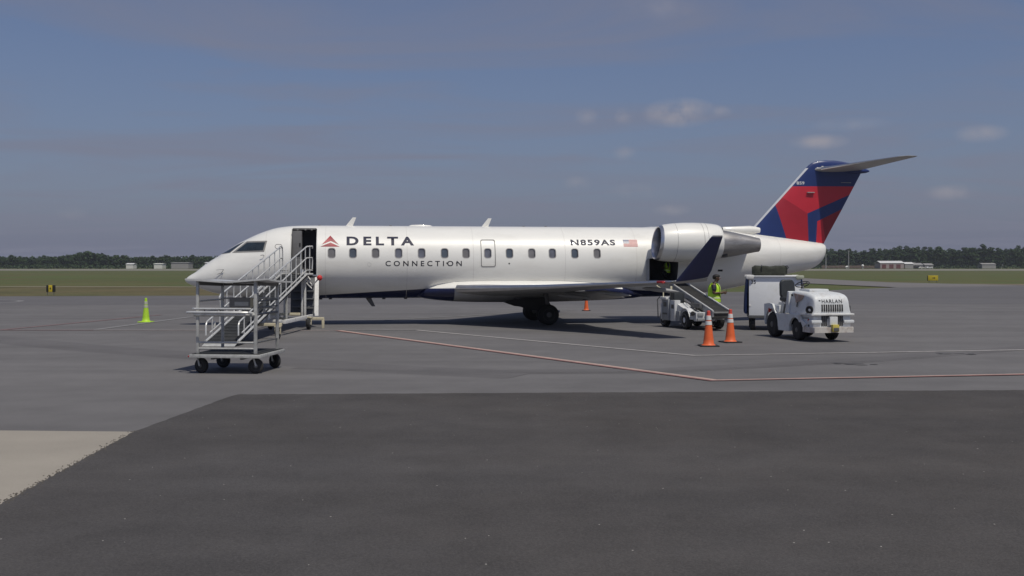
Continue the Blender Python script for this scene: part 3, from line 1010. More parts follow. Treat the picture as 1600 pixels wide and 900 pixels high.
# a small service hatch and vents
skin_patch("static_port", [(9.31, 2.215), (9.36, 2.215), (9.36, 2.265), (9.31, 2.265)], 0.005, M["dark"])
skin_patch("static_port", [(9.665, 2.215), (9.705, 2.215), (9.705, 2.265), (9.665, 2.265)], 0.005, M["dark"])
skin_patch("static_port", [(11.58, 2.20), (11.63, 2.20), (11.63, 2.25), (11.58, 2.25)], 0.005, M["dark"])
skin_patch("vent", [(19.60, 1.93), (19.80, 1.93), (19.80, 2.0), (19.60, 2.0)], 0.005, M["dark"])
ring_patch("service_hatch", [(3.36 + u, 2.83 + v) for u, v in rrect(0.26, 0.17, 0.08)], [(3.36 + u, 2.83 + v) for u, v in rrect(0.22, 0.13, 0.06)], 0.003, M["line_grey"])
ring_patch("service_hatch", [(6.55 + u, 2.19 + v) for u, v in rrect(0.14, 0.14, 0.07)], [(6.55 + u, 2.19 + v) for u, v in rrect(0.125, 0.125, 0.06)], 0.002, M["rim_grey"])
# skin joints round the body
for x in (2.9, 5.0, 7.9, 10.3, 13.7, 16.4, 18.35, 22.25):
    b = MB()
    sec = [fus_section(x - 0.006, 72), fus_section(x + 0.006, 72)]
    lo, hi = [], []
    for k in range(72):
        for src, dst in ((sec[0], lo), (sec[1], hi)):
            p = src[k]
            c = Vector((p.x, 0, 2.2))
            dst.append(p + (p - c).normalized() * 0.0025)
    b.loft([lo, hi], caps=False)
    b.build("skin_joint", M["joint"], JET)
# pitot probes
for x, z in ((2.86, 2.50),):
    p, n = side_y(x, z)
    b = MB()
    q = p + n * 0.09
    b.tube([p, q, q + Vector((-0.10, 0, -0.01))], 0.011, 8)
    b.build("pitot_probe", M["gear_dark"], JET)
p, n = side_y(1.42, 1.93)
b = MB()
q = p + n * 0.02
b.tube([q + Vector((-0.24, -0.02, 0.06)), q + Vector((0.03, -0.05, 0.08)), q + Vector((-0.05, -0.06, -0.05)), q + Vector((-0.20, -0.03, -0.09))], [0.006, 0.013, 0.012, 0.006], 6)
b.build("air_data_probe", M["gear_dark"], JET)

# inside the boarding door: galley panels and a sill; inside the hold: dark floor
b = MB()
b.box((3.99, -0.55, 2.62), (0.34, 0.9, 1.55), bev=0.02)
b.build("galley_panel", M["interior_light"], JET)
for c_, s_ in (((3.90, -0.98, 2.98), (0.05, 0.02, 0.30)), ((4.05, -1.005, 2.55), (0.12, 0.03, 0.10)), ((4.10, -1.005, 2.90), (0.05, 0.03, 0.12))):
    b = MB()
    b.box(c_, s_)
    b.build("galley_fitting", M["dark"], JET)
b = MB()
b.box((4.245, -1.16, 1.80), (0.95, 0.36, 0.05), bev=0.01)
b.build("door_sill", M["bare_metal"], JET)
b = MB()
b.box((4.24, -0.62, 3.47), (0.80, 0.10, 0.04), bev=0.01)
for xx in (4.0, 4.28, 4.5):
    b.box((xx, -0.68, 3.44), (0.06, 0.05, 0.05), bev=0.01, mi=0)
b.build("door_head", M["line_grey"], JET)
b = MB()
b.tube([side_y(3.79, z)[0] + Vector((0, -0.008, 0)) for z in np.linspace(1.82, 3.46, 18)], 0.018, 8)
b.tube([side_y(4.70, z)[0] + Vector((0, -0.008, 0)) for z in np.linspace(1.82, 3.46, 18)], 0.018, 8)
b.tube([side_y(x, 3.507)[0] + Vector((0, -0.004, 0.004)) for x in np.linspace(3.83, 4.67, 8)], 0.014, 8)
b.build("door_frame", M["white_paint"], JET)
# lowered airstair door: hinged at the sill, leaning out to the ground
doorL = MB()
secs = []
for k in range(9):
    t = k / 8
    z = 1.74 - 1.34 * t
    y = -1.30 - 0.62 * t - 0.10 * math.sin(math.pi * t)
    th = 0.10 + 0.08 * math.sin(math.pi * min(1, t * 1.2))
    nx = Vector((0, 0.5, 0.15)).normalized()
    a, c = Vector((3.82, y, z)), Vector((4.68, y, z))
    secs.append([a, c, c + nx * th, a + nx * th])
doorL.loft(secs, smooth=False)
door = doorL.build("boarding_door", M["door_inside"], JET)
for k in range(4):
    t = 0.16 + 0.2 * k
    b = MB()
    b.box((4.25, -1.44 - 0.62 * t - 0.09, 1.74 - 1.34 * t), (0.74, 0.20, 0.045), bev=0.008)
    b.build("tread", M["door_inside"], door)
b = MB()
b.loft([[Vector((x, y + dy, z)) for x, dy in ((4.64, 0.09), (4.78, 0.09), (4.78, -0.09), (4.64, -0.09))] for y, z in ((-1.30, 1.74), (-1.47, 1.45), (-1.64, 1.05), (-1.80, 0.70), (-1.90, 0.40))], smooth=False)
b.build("door_edge_beam", M["white_frame"], door)

# hatch of the hold: swung forward, its edge showing beside the opening
b = MB()
b.prism([(16.74, 1.60), (16.86, 1.56), (16.86, 2.40), (16.80, 2.42), (16.74, 2.32)], -1.36, -1.40, lambda u, v, d: Vector((u, d + 0.06 * (2.0 - v) ** 2, v)))
b.build("cargo_hatch_edge", M["wing_grey"], JET)
b = MB()
b.box((17.43, -1.15, 1.565), (1.16, 0.40, 0.05), bev=0.01)
b.build("cargo_sill", M["bare_metal"], JET)


# ----- wings
def foil(c, t, n=12, up_k=1.12):
    """airfoil outline: chordwise 0..c, half thickness"""
    up, lo = [], []
    for k in range(n + 1):
        x = 0.5 * (1 - math.cos(math.pi * k / n))
        y = 5 * t * (0.2969 * math.sqrt(x) - 0.126 * x - 0.3516 * x**2 + 0.2843 * x**3 - 0.1036 * x**4)
        up.append((x * c, y * c * up_k))
        lo.append((x * c, -y * c * 0.85))
    return up + lo[::-1][1:-1]


def wing(sign):
    b = MB()
    st = [(0.9, 9.20, 1.33, 4.80, 0.125), (1.5, 9.62, 1.325, 4.40, 0.125), (2.5, 10.42, 1.345, 3.80, 0.12), (3.6, 11.24, 1.385, 3.22, 0.115), (5.0, 12.22, 1.445, 2.68, 0.108),
          (7.5, 13.80, 1.575, 1.90, 0.10), (9.6, 14.92, 1.665, 1.22, 0.09), (9.95, 15.08, 1.685, 1.06, 0.085)]
    secs = []
    for s, x0, z, c, t in st:
        tw = R(2.0 - 3.0 * s / 10)
        secs.append([Vector((x0 + u * math.cos(tw) + v * math.sin(tw), sign * s, z - u * math.sin(tw) * 0.8 + v * math.cos(tw))) for u, v in foil(c, t, up_k=0.62)])
    # curl up into the winglet root
    secs.append([Vector((15.14 + u, sign * (10.08 - v * 0.7), 1.705 + 0.10 * u + v * 0.7)) for u, v in foil(0.98, 0.085)])
    b.loft(secs)
    w = b.build("wing", M["wing_grey"], JET)
    b = MB()
    ws = []
    for k, (s, x0, z, c) in enumerate([(10.08, 15.15, 1.69, 0.97), (10.17, 15.34, 1.95, 0.86), (10.50, 16.08, 2.97, 0.34)]):
        tilt = R(72)
        ws.append([Vector((x0 + u, sign * (s + v * math.sin(tilt)), z - v * math.cos(tilt) + (0.13 * u if k == 0 else 0.06 * u if k == 1 else 0))) for u, v in foil(c, 0.075)])
    b.loft(ws)
    wl_ = b.build("winglet", M["blue_paint"], w)
    b = MB()
    b.loft([[Vector((16.08 + u, sign * (10.50 + v * 0.95), 2.97)) for u, v in foil(0.34, 0.085)], [Vector((16.12 + u, sign * (10.512 + v * 0.9), 3.01)) for u, v in foil(0.29, 0.06)]])
    b.build("winglet_tip", M["bare_metal"], w)
    # bare leading edge
    b = MB()
    le = []
    for s, x0, z, c, t in st[1:]:
        tw = R(2.0 - 3.0 * s / 10)
        ring = []
        for k in range(9):
            a = R(100 + 160 * k / 8)
            ring.append(Vector((x0 + 0.055 * c / 4 + 0.02 + (0.045 + 0.02 * c / 4) * math.cos(a), sign * s, z + (t * c * 0.22 + 0.012) * math.sin(a))))
        le.append(ring)
    b.loft(le, caps=False, closed=False)
    b.build("leading_edge", M["bare_metal"], w)
    # inboard flap, drooped
    b = MB()
    fs = []
    for s, x0, z, c in ((1.75, 13.55, 1.19, 1.05), (3.6, 13.75, 1.24, 0.92), (4.9, 14.25, 1.31, 0.80)):
        d = R(17)
        fs.append([Vector((x0 + u * math.cos(d) + v * math.sin(d), sign * s, z - u * math.sin(d) + v * math.cos(d))) for u, v in foil(c, 0.11, 8)])
    b.loft(fs)
    b.build("flap", M["wing_grey"], w)
    for s, x0, z in ((3.3, 13.0, 1.13), (5.4, 13.9, 1.27), (7.4, 14.9, 1.45)):
        b = MB()
        b.lathe([(0, 0.005), (0.15, 0.05), (0.5, 0.075), (0.9, 0.06), (1.2, 0.01)], (1, 0, -0.10), (x0, sign * s, z), 12)
        b.build("flap_track", M["wing_grey"], w)
    b = MB()
    b.box((14.90, sign * 9.60, 1.668), (0.26, 0.22, 0.075), rot=Euler((0, 0, -sign * R(35))), bev=0.02)
    b.build("navigation_light", M["red_lamp"] if sign < 0 else M["lens"], w)
    return w


wing(-1)
wing(1)
# belly fairing where the wing meets the body
b = MB()
secs = []
for x, top, bot, hw in ((8.30, 1.16, 1.00, 0.55), (8.60, 1.36, 0.93, 1.10), (9.0, 1.50, 0.875, 1.33), (9.6, 1.63, 0.82, 1.46), (10.5, 1.655, 0.79, 1.55), (12.0, 1.66, 0.78, 1.58), (13.5, 1.65, 0.79, 1.55),
                        (14.4, 1.61, 0.81, 1.47), (15.2, 1.53, 0.84, 1.38), (15.9, 1.42, 0.87, 1.22), (16.5, 1.25, 0.91, 0.85), (16.9, 1.1, 0.96, 0.4)):
    sec = []
    for k in range(40):
        a = 2 * math.pi * k / 40
        ca, sa = math.cos(a), math.sin(a)
        e = 0.62
        zc_ = bot + (top - bot) * 0.58
        sec.append(Vector((x, hw * math.copysign(abs(ca) ** e, ca), zc_ + ((top - zc_) if sa > 0 else (zc_ - bot)) * math.copysign(abs(sa) ** 0.85, sa))))
    secs.append(sec)
b.loft(secs)
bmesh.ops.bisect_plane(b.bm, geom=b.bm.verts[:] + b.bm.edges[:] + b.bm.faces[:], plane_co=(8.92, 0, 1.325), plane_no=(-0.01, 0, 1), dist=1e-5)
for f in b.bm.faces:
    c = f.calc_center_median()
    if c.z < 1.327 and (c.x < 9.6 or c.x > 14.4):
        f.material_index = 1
    elif c.z < 1.327:  # shade below the wing painted in as grey
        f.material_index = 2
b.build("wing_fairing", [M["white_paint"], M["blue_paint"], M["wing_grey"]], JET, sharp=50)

# ----- engines
def engine(sign):
    y = sign * 2.06
    zc_ = 2.985
    org = Vector((16.92, y, zc_))
    axd = Vector((1, 0, 0.012))
    # intake lip leans forward at the bottom
    def shear(bm):
        for v in bm.verts:
            dx = v.co.x - 16.92
            k = max(0.0, 1 - max(0.0, dx) / 0.9)
            v.co.x += (v.co.z - zc_) * 0.13 * k
    b = MB()
    b.lathe([(0.12, 0.645), (0.25, 0.672), (0.6, 0.708), (1.0, 0.725), (1.4, 0.725), (1.75, 0.712), (2.05, 0.685), (2.28, 0.648), (2.38, 0.610), (2.40, 0.575), (2.1, 0.54)], axd, org, 48, caps=False)
    shear(b.bm)
    e = b.build("engine", M["white_paint"], JET)
    b = MB()
    b.lathe([(0.12, 0.647), (0.04, 0.62), (0.0, 0.592), (0.015, 0.568), (0.08, 0.552), (0.30, 0.540)], axd, org, 48, caps=False)
    shear(b.bm)
    b.build("intake_lip", M["bare_metal"], e)
    b = MB()
    b.lathe([(0.28, 0.542), (0.75, 0.53), (0.75, 0.0)], axd, org, 40, caps=False)
    b.build("intake_duct", M["gear_dark"], e)
    for k in range(14):
        a = 2 * math.pi * k / 14
        ca, sa = math.cos(a), math.sin(a)
        b = MB()
        for q in (0,):
            r0, r1 = 0.12, 0.51
            p = [Vector((17.42, y + r0 * ca, zc_ + r0 * sa)), Vector((17.42, y + r1 * ca, zc_ + r1 * sa))]
            tan = Vector((0, -sa, ca))
            vs = [p[0] - tan * 0.02, p[0] + tan * 0.02 + Vector((0.08, 0, 0)), p[1] + tan * 0.07 + Vector((0.05, 0, 0)), p[1] - tan * 0.05]
            vs2 = [v + Vector((0.012, 0, 0)) for v in vs]
            b.loft([vs, vs2], smooth=False)
        b.build("fan_blade", M["nozzle_metal"], e)
    b = MB()
    b.lathe([(0.32, 0.0), (0.36, 0.06), (0.48, 0.12), (0.56, 0.13)], axd, org, 20, caps=False)
    b.build("spinner", M["gear_dark"], e)
    b = MB()
    b.lathe([(2.20, 0.53), (2.42, 0.53), (2.85, 0.46), (3.35, 0.365), (3.80, 0.275), (3.92, 0.255), (3.92, 0.235), (3.5, 0.26)], Vector((1, 0, -0.017)), org, 40, caps=False)
    b.build("exhaust_nozzle", M["nozzle_metal"], e)
    b = MB()
    b.lathe([(3.4, 0.22), (3.6, 0.15), (3.9, 0.06), (3.95, 0.0)], Vector((1, 0, -0.017)), org, 24, caps=False)
    b.build("exhaust_plug", M["gear_dark"], e)
    for xx in (0.62, 1.62, 1.78):
        r = {0.62: 0.7105, 1.62: 0.719, 1.78: 0.711}[xx]
        b = MB()
        b.lathe([(xx - 0.008, r), (xx, r + 0.002), (xx + 0.008, r)], axd, org, 48, caps=False)
        if xx < 0.9:
            shear(b.bm)
        b.build("cowl_joint", M["rim_grey"], e)
    b = MB()
    pp = ((17.4, 0), (18.2, 0.13), (19.8, 0.12), (20.95, 0.02), (20.9, -0.06), (19.8, -0.12), (18.2, -0.11))
    b.loft([[Vector((x, sign * 0.75, 2.80 + z)) for x, z in pp], [Vector((x - 0.25 * (x > 20), sign * 1.75, 2.94 + z)) for x, z in pp]])
    b.build("pylon", M["white_paint"], e)
    b = MB()
    b.box((19.42, y - sign * -0.30, 2.53), (0.20, 0.12, 0.14), bev=0.02)
    b.build("drain_mast", M["dark"], e)
    b = MB()
    b.box((19.95, y + sign * 0.30, 3.14), (0.16, 0.10, 0.09), bev=0.02)
    b.build("bleed_vent", M["bare_metal"], e)
    return e


engine(-1)
engine(1)

# ----- fin with the red and blue emblem on both faces
FIN = [(2.80, 20.62, 24.24, 0.15), (3.00, 20.82, 24.34, 0.15), (3.39, 21.187, 24.55, 0.145), (4.3, 22.03, 25.075, 0.125), (5.25, 22.92, 25.60, 0.11), (5.77, 23.40, 25.89, 0.10), (5.987, 23.603, 25.97, 0.10),
       (6.10, 23.72, 25.85, 0.10), (6.20, 23.86, 25.50, 0.085), (6.27, 24.09, 25.10, 0.06), (6.305, 24.40, 24.80, 0.03)]
b = MB()
b.loft([[Vector((x0 + u, v * 1.05, z)) for u, v in foil(x1 - x0, hw * 2 / (x1 - x0) * 1.0, 14)] for z, x0, x1, hw in FIN])
PTS = dict(a=(23.019, 5.26), b=(25.70, 5.289), p=(22.631, 4.808), q=(23.635, 4.201), r=(25.50, 4.985), l=(22.341, 4.468), m=(22.793, 3.10), n=(23.70, 3.0), o=(24.058, 3.896), v=(25.25, 4.45), w=(24.02, 2.95))
for k1, k2 in (("a", "b"), ("p", "q"), ("q", "r"), ("l", "m"), ("q", "n"), ("o", "v"), ("o", "w")):
    (x1, z1), (x2, z2) = PTS[k1], PTS[k2]
    bmesh.ops.bisect_plane(b.bm, geom=b.bm.verts[:] + b.bm.edges[:] + b.bm.faces[:], plane_co=(x1, 0, z1), plane_no=Vector((-(z2 - z1), 0, x2 - x1)).normalized(), dist=1e-5)
for (x1, z1), (x2, z2) in (((21.27, 3.39), (23.66, 5.95)), ((22.05, 3.0), (24.21, 3.15)), ((24.25, 4.1), (24.45, 3.0)), ((21.0, 3.43), (24.4, 3.015))):
    bmesh.ops.bisect_plane(b.bm, geom=b.bm.verts[:] + b.bm.edges[:] + b.bm.faces[:], plane_co=(x1, 0, z1), plane_no=Vector((-(z2 - z1), 0, x2 - x1)).normalized(), dist=1e-5)


def side_of(pt, k1, k2):
    (x1, z1), (x2, z2) = k1, k2
    return (x2 - x1) * (pt[1] - z1) - (z2 - z1) * (pt[0] - x1)


def fin_slot(x, z):
    q = (x, z)
    if side_of(q, (21.0, 3.43), (24.4, 3.015)) < 0:
        return 4                                   # white foot of the fin
    if z < 5.99 and side_of(q, (21.27, 3.39), (23.66, 5.95)) > 0:
        return 5                                   # leading edge, sky reflection painted in as light grey
    if z > 5.27 + 0.0112 * (x - 23.019):
        return 0
    up_pq = side_of(q, PTS["p"], PTS["q"]) > 0
    up_qr = side_of(q, PTS["q"], PTS["r"]) > 0
    right_qn = side_of(q, PTS["q"], PTS["n"]) > 0
    if up_pq and (x < PTS["q"][0] or up_qr):
        return 1
    if not right_qn and not (up_pq and up_qr):
        return 2 if side_of(q, PTS["l"], PTS["m"]) > 0 else 0
    if side_of(q, PTS["o"], PTS["v"]) < 0 and side_of(q, PTS["o"], PTS["w"]) > 0:
        return 1 if side_of(q, (24.25, 4.1), (24.45, 3.0)) < 0 else 3
    return 0


for f in b.bm.faces:
    c = f.calc_center_median()
    f.material_index = fin_slot(c.x, c.z)
fin = b.build("fin", [M["fin_blue"], M["red_bright"], M["red_mid"], M["red_dark"], M["white_paint"], M["sky_sheen_edge"]], JET, sharp=50)
b = MB()
b.lathe([(0, 0.01), (0.12, 0.07), (0.45, 0.125), (0.85, 0.12), (1.15, 0.08), (1.28, 0.03)], (1, 0, -0.02), (24.98, 0, 5.93), 20)
b.build("bullet_fairing", M["fin_blue"], fin)
b = MB()
b.box((23.75, -0.14, 5.02), (0.30, 0.10, 0.035), bev=0.015)
b.build("fin_light", M["rim_grey"], fin)
b = MB()
b.box((25.25, -0.075, 5.43), (0.42, 0.03, 0.02), bev=0.006)
b.build("rudder_hinge", M["rim_grey"], fin)
me = fit_text("859", 0.31, 0.125, 0.02, 1.05)
bmt = bmesh.new()
bmt.from_mesh(me)
bmesh.ops.triangulate(bmt, faces=bmt.faces[:])
fb = BVHTree.FromPolygons([v.co.copy() for v in fin.data.vertices], [tuple(p.vertices) for p in fin.data.polygons])
for v in bmt.verts:
    h = fb.ray_cast(Vector((23.20 + v.co.x, -3, 5.33 + v.co.y)), Vector((0, 1, 0)))
    v.co = (h[0] if h[0] else Vector((23.20 + v.co.x, -0.1, 5.33 + v.co.y))) + Vector((0, -0.004, 0))
_finish_patch(bmt, "fleet_number", M["collar"], fin)
for k in range(4):
    b = MB()
    b.tube([(24.02 + 0.2 * k, -0.085, 6.0 + 0.05 * (k % 2)), (24.09 + 0.2 * k, -0.10, 6.0 + 0.05 * (k % 2))], 0.018, 6)
    b.build("fin_fitting", M["rim_grey"], fin)
# dorsal air inlet ahead of the fin
b = MB()
b.lathe([(0.0, 0.07), (0.0, 0.09), (0.08, 0.105), (0.6, 0.14), (1.1, 0.18), (1.5, 0.14)], (1, 0, -0.03), (20.18, 0, 3.56), 20, caps=False)
b.build("dorsal_inlet", M["white_paint"], JET)
b = MB()
b.lathe([(0.02, 0.0), (0.02, 0.075)], (1, 0, -0.03), (20.18, 0, 3.56), 20, caps=False)
b.build("inlet_mouth", M["dark"], JET)
# tailplane, both halves
for sg in (-1, 1):
    b = MB()
    b.loft([[Vector((x0 + u, sg * s, z + v)) for u, v in foil(c, t)] for s, x0, z, c, t in ((0.02, 23.90, 5.93, 1.98, 0.11), (0.3, 24.10, 5.945, 1.80, 0.105), (1.6, 25.02, 6.07, 1.25, 0.09), (2.9, 25.93, 6.185, 0.70, 0.07), (3.1, 26.16, 6.20, 0.42, 0.05))])
    tp = b.build("tailplane", M["wing_grey"], fin)
    b = MB()
    le = []
    for s, x0, z, c, t in ((0.3, 24.10, 5.945, 1.80, 0.105), (1.6, 25.02, 6.07, 1.25, 0.09), (2.9, 25.93, 6.185, 0.70, 0.07)):
        le.append([Vector((x0 + 0.035 + (0.045) * math.cos(R(100 + 160 * k / 8)), sg * s, z + (t * c * 0.26 + 0.006) * math.sin(R(100 + 160 * k / 8)))) for k in range(9)])
    b.loft(le, caps=False, closed=False)
    b.build("leading_edge", M["bare_metal"], tp)

# ----- antennas, beacon, mast
for x in (5.70, 10.74):
    b = MB()
    b.loft([[Vector((x + u, v, 3.60)) for u, v in foil(0.26, 0.11, 6)], [Vector((x + 0.26 + u, v, 3.93)) for u, v in foil(0.13, 0.11, 6)]])
    b.build("antenna", M["white_paint"], JET)
b = MB()
b.lathe([(0, 0.02), (0.1, 0.06), (0.45, 0.075), (0.8, 0.05), (0.9, 0.01)], (1, 0, 0), (8.02, 0, 3.605), 14)
b.build("antenna_blister", M["white_paint"], JET)
for x in (4.75, 7.35, 12.35, 13.2):
    b = MB()
    b.box((x, 0, 3.625), (0.09, 0.04, 0.04), bev=0.01)
    b.build("roof_fitting", M["gear_dark"], JET)
b = MB()
b.loft([[Vector((6.42 + u, v, 0.96)) for u, v in foil(0.22, 0.11, 6)], [Vector((6.66 + u, v, 0.64)) for u, v in foil(0.13, 0.11, 6)]])
b.build("belly_antenna", M["gear_dark"], JET)
for x, h in ((4.80, 0.06), (5.15, 0.05), (7.1, 0.06), (7.9, 0.05)):
    b = MB()
    b.box((x, -0.1, 0.935), (0.12, 0.06, h), bev=0.01)
    b.build("belly_drain", M["gear_dark"], JET)


# ----- landing gear
def wheel(b, c, r, w, axis=(0, 1, 0), n=28):
    b.lathe([(-w / 2, r * 0.60), (-w / 2, r * 0.84), (-w * 0.40, r * 0.95), (-w * 0.22, r), (w * 0.22, r), (w * 0.40, r * 0.95), (w / 2, r * 0.84), (w / 2, r * 0.60)], axis, c, n)


def rim(b, c, r, w, axis=(0, 1, 0), n=20):
    b.lathe([(-w * 0.53, 0.0), (-w * 0.53, r * 0.22), (-w * 0.46, r * 0.3), (-w * 0.44, r * 0.5), (-w * 0.51, r * 0.60), (w * 0.51, r * 0.60), (w * 0.44, r * 0.5), (w * 0.46, r * 0.3), (w * 0.53, r * 0.22), (w * 0.53, 0.0)], axis, c, n, caps=False)


for sg in (-1, 1):
    b = MB()
    b.tube([(12.98, sg * 1.60, 0.37), (12.98, sg * 1.60, 0.62)], 0.055, 12)
    b.tube([(12.98, sg * 1.60, 0.60), (12.90, sg * 1.58, 1.15)], 0.095, 14)
    b.tube([(12.92, sg * 1.58, 0.70), (11.75, sg * 1.5, 0.92)], 0.05, 10)
    b.tube([(12.98, sg * 1.32, 0.37), (12.98, sg * 1.88, 0.37)], 0.06, 12)
    b.tube([(12.98, sg * 1.58, 0.72), (13.18, sg * 1.58, 0.62), (13.02, sg * 1.6, 0.45)], 0.028, 8)
    g = b.build("main_gear", M["gear_dark"], JET)
    for s in (1.40, 1.80):
        b = MB()
        wheel(b, (12.98, sg * s, 0.372), 0.372, 0.22)
        wh = b.build("wheel", M["tyre"], g)
        b = MB()
        rim(b, (12.98, sg * s, 0.372), 0.372, 0.22)
        b.build("rim", M["gear_dark"], wh)
    b = MB()
    b.prism([(11.35, 0.86), (12.10, 0.98), (12.95, 1.0), (13.15, 0.58), (12.75, 0.50), (12.25, 0.56), (11.85, 0.70)], sg * 1.62, sg * 1.66, lambda u, v, d: Vector((u, d, v)))
    b.build("gear_door", M["dark"], g)  # near-black colour stands in for the unlit side of the door
b = MB()
b.tube([(2.14, 0, 0.22), (2.14, 0, 0.55)], 0.04, 12)
b.tube([(2.14, 0, 0.5), (2.05, 0, 1.1)], 0.07, 12)
b.tube([(2.10, 0, 0.75), (2.75, 0, 1.05)], 0.03, 8)
b.tube([(2.14, -0.2, 0.225), (2.14, 0.2, 0.225)], 0.035, 10)
g = b.build("nose_gear", M["gear_dark"], JET)
for s in (-0.17, 0.17):
    b = MB()
    wheel(b, (2.14, s, 0.225), 0.225, 0.13, n=22)
    wh = b.build("wheel", M["tyre"], g)
    b = MB()
    rim(b, (2.14, s, 0.225), 0.225, 0.13)
    b.build("rim", M["hub_white"], wh)

# ------------------------------------------------------------------ boarding ramp (local x to the right, y up the slope)
RAMP = thing("boarding_ramp", "long sloping aluminium boarding ramp with tube handrails leading up to the jet door", "boarding ramp", (-7.76, 28.25, 0), R(-1.95))
HWR = 0.44


def rz(y):
    return 0.10 + 0.2165 * min(max(y, 0), 8.0)


b = MB()
b.loft([[Vector((x, y, rz(y) + dz)) for x, dz in ((-HWR, 0), (HWR, 0), (HWR, -0.07), (-HWR, -0.07))] for y in (0.0, 8.0, 8.95)], smooth=False)
b.build("deck", M["ramp_deck"], RAMP)
b = MB()
b.loft([[Vector((x, y, z)) for x in (-HWR, HWR)] + [Vector((x, y + 0.02, z + 0.012)) for x in (HWR, -HWR)] for y, z in ((-0.32, 0.012), (0.0, 0.105))], smooth=False)
b.build("toe_plate", M["galv"], RAMP)
for k in range(26):
    y = 0.2 + 0.3 * k
    b = MB()
    b.box((0, y, rz(y) + 0.006), (2 * HWR - 0.1, 0.03, 0.012), rot=Euler((math.atan(0.2165), 0, 0)))
    b.build("cleat", M["ramp_deck"], RAMP)
for sg in (-1, 1):
    x = sg * HWR
    b = MB()
    b.tube([(x, 0.0, rz(0) + 0.02), (x, 8.0, rz(8) + 0.02), (x, 8.9, rz(8) + 0.02)], 0.035, 8)
    b.build("stringer", M["alu"], RAMP)
    b = MB()
    b.tube([(x, 0.35, rz(0.35) + 0.16), (x, 8.0, rz(8) + 0.16), (x, 8.9, rz(8) + 0.16)], 0.02, 8)
    b.build("toe_rail", M["alu"], RAMP)
    b = MB()
    if sg < 0:
        top = [(x, 1.25, rz(1.25) + 0.62), (x, 1.18, rz(1.2) + 0.90), (x, 1.30, rz(1.3) + 0.96), (x, 7.55, rz(7.55) + 0.97), (x, 7.9, rz(7.9) + 1.0), (x, 8.15, rz(8) + 0.95), (x, 8.2, rz(8) + 0.8), (x, 8.2, rz(8))]
        midr = [(x, 0.02, 0.28), (x, 0.02, rz(0) + 0.45), (x, 0.10, rz(0.1) + 0.52), (x, 7.5, rz(7.5) + 0.58), (x, 7.9, rz(7.9) + 0.60), (x, 8.2, rz(8) + 0.56)]
    else:
        top = [(x, 1.45, rz(1.45) + 0.62), (x, 1.35, rz(1.4) + 0.90), (x, 1.48, rz(1.5) + 0.96), (x, 8.0, rz(8) + 0.97), (x, 8.85, rz(8) + 1.0), (x, 8.9, rz(8) + 0.93)]
        midr = [(x, 0.02, 0.28), (x, 0.02, rz(0) + 0.45), (x, 0.10, rz(0.1) + 0.52), (x, 8.0, rz(8) + 0.58), (x, 8.85, rz(8) + 0.60), (x, 8.9, rz(8) + 0.50), (x, 8.85, rz(8) + 0.2)]
    b.tube(top, 0.024, 8)
    b.build("handrail", M["alu"], RAMP)
    b = MB()
    b.tube(midr, 0.022, 8)
    b.build("mid_rail", M["alu"], RAMP)
    y = 0.55
    while y < (8.0 if sg < 0 else 8.9):
        b = MB()
        h = 0.53 if y < 1.3 else 0.97
        b.tube([(x, y, rz(y)), (x, y, rz(y) + h)], 0.018, 8)
        b.build("post", M["alu"], RAMP)
        y += 0.66
for sg in (-1, 1):
    b = MB()
    b.tube([(sg * 0.06, 8.88, rz(8)), (sg * 0.06, 8.88, rz(8) + 0.55)], 0.02, 8)
    b.build("gate_post", M["alu"], RAMP)
b = MB()
b.box((-0.06, 8.55, rz(8) + 0.30), (0.40, 0.03, 0.48), bev=0.01)
b.build("gate_panel", M["interior_light"], RAMP)
# lifting frame and base under the top of the ramp
for x, y0, zt in ((0.21, 8.35, 2.02), (0.32, 8.30, 1.98)):
    b = MB()
    b.box((x, y0, (0.38 + zt) / 2), (0.07, 0.07, zt - 0.38), bev=0.008)
    b.build("lift_post", M["white_frame"], RAMP)
for x, y in ((-0.40, 8.3), (-0.40, 5.4), (0.40, 5.4)):
    b = MB()
    b.box((x, y, (0.30 + rz(y) - 0.05) / 2), (0.06, 0.06, rz(y) - 0.35), bev=0.006)
    b.build("leg", M["galv"], RAMP)
for k, (z0, dx) in enumerate(((1.90, 0.0), (1.74, 0.05), (1.60, 0.05))):
    b = MB()
    b.tube([(0.33, 8.28, z0), (0.55 + dx, 8.10, z0 - 0.24)], 0.02, 8)
    b.build("gate_arm", M["white_frame"], RAMP)
b = MB()
b.tube([(0.56, 8.2, 1.44), (0.86, 8.02, 1.70)], 0.025, 8)
b.build("stay_bar", M["white_frame"], RAMP)
b = MB()
b.sphere((0.89, 8.0, 1.73), 0.095, 16)
b.build("padded_stop", M["red_ball"], RAMP)
for x, y0, y1, m in ((-0.55, 2.4, 8.2, "white_frame"), (0.62, 4.2, 8.0, "white_frame")):
    b = MB()
    b.box((x, (y0 + y1) / 2, 0.42), (0.09, y1 - y0, 0.12), bev=0.01)
    b.build("base_beam", M[m], RAMP)
for y, x0, x1, z, m in ((2.75, -0.6, 0.92, 0.42, "cream_frame"), (8.1, -0.75, 1.02, 0.33, "cream_frame"), (6.6, -0.6, 0.55, 0.55, "cream_frame"), (5.2, -0.6, 0.6, 0.38, "white_frame")):
    b = MB()
    b.box(((x0 + x1) / 2, y, z), (x1 - x0, 0.10, 0.09), bev=0.012)
    b.build("cross_beam", M[m], RAMP)
b = MB()
b.box((0.99, 8.1, 0.16), (0.08, 0.10, 0.32), bev=0.01)
b.build("outrigger_foot", M["cream_frame"], RAMP)
b = MB()
b.box((0.16, 4.05, 0.55), (0.08, 0.25, 0.24), bev=0.01)
b.box((0.35, 4.05, 0.46), (0.45, 0.22, 0.07), bev=0.01)
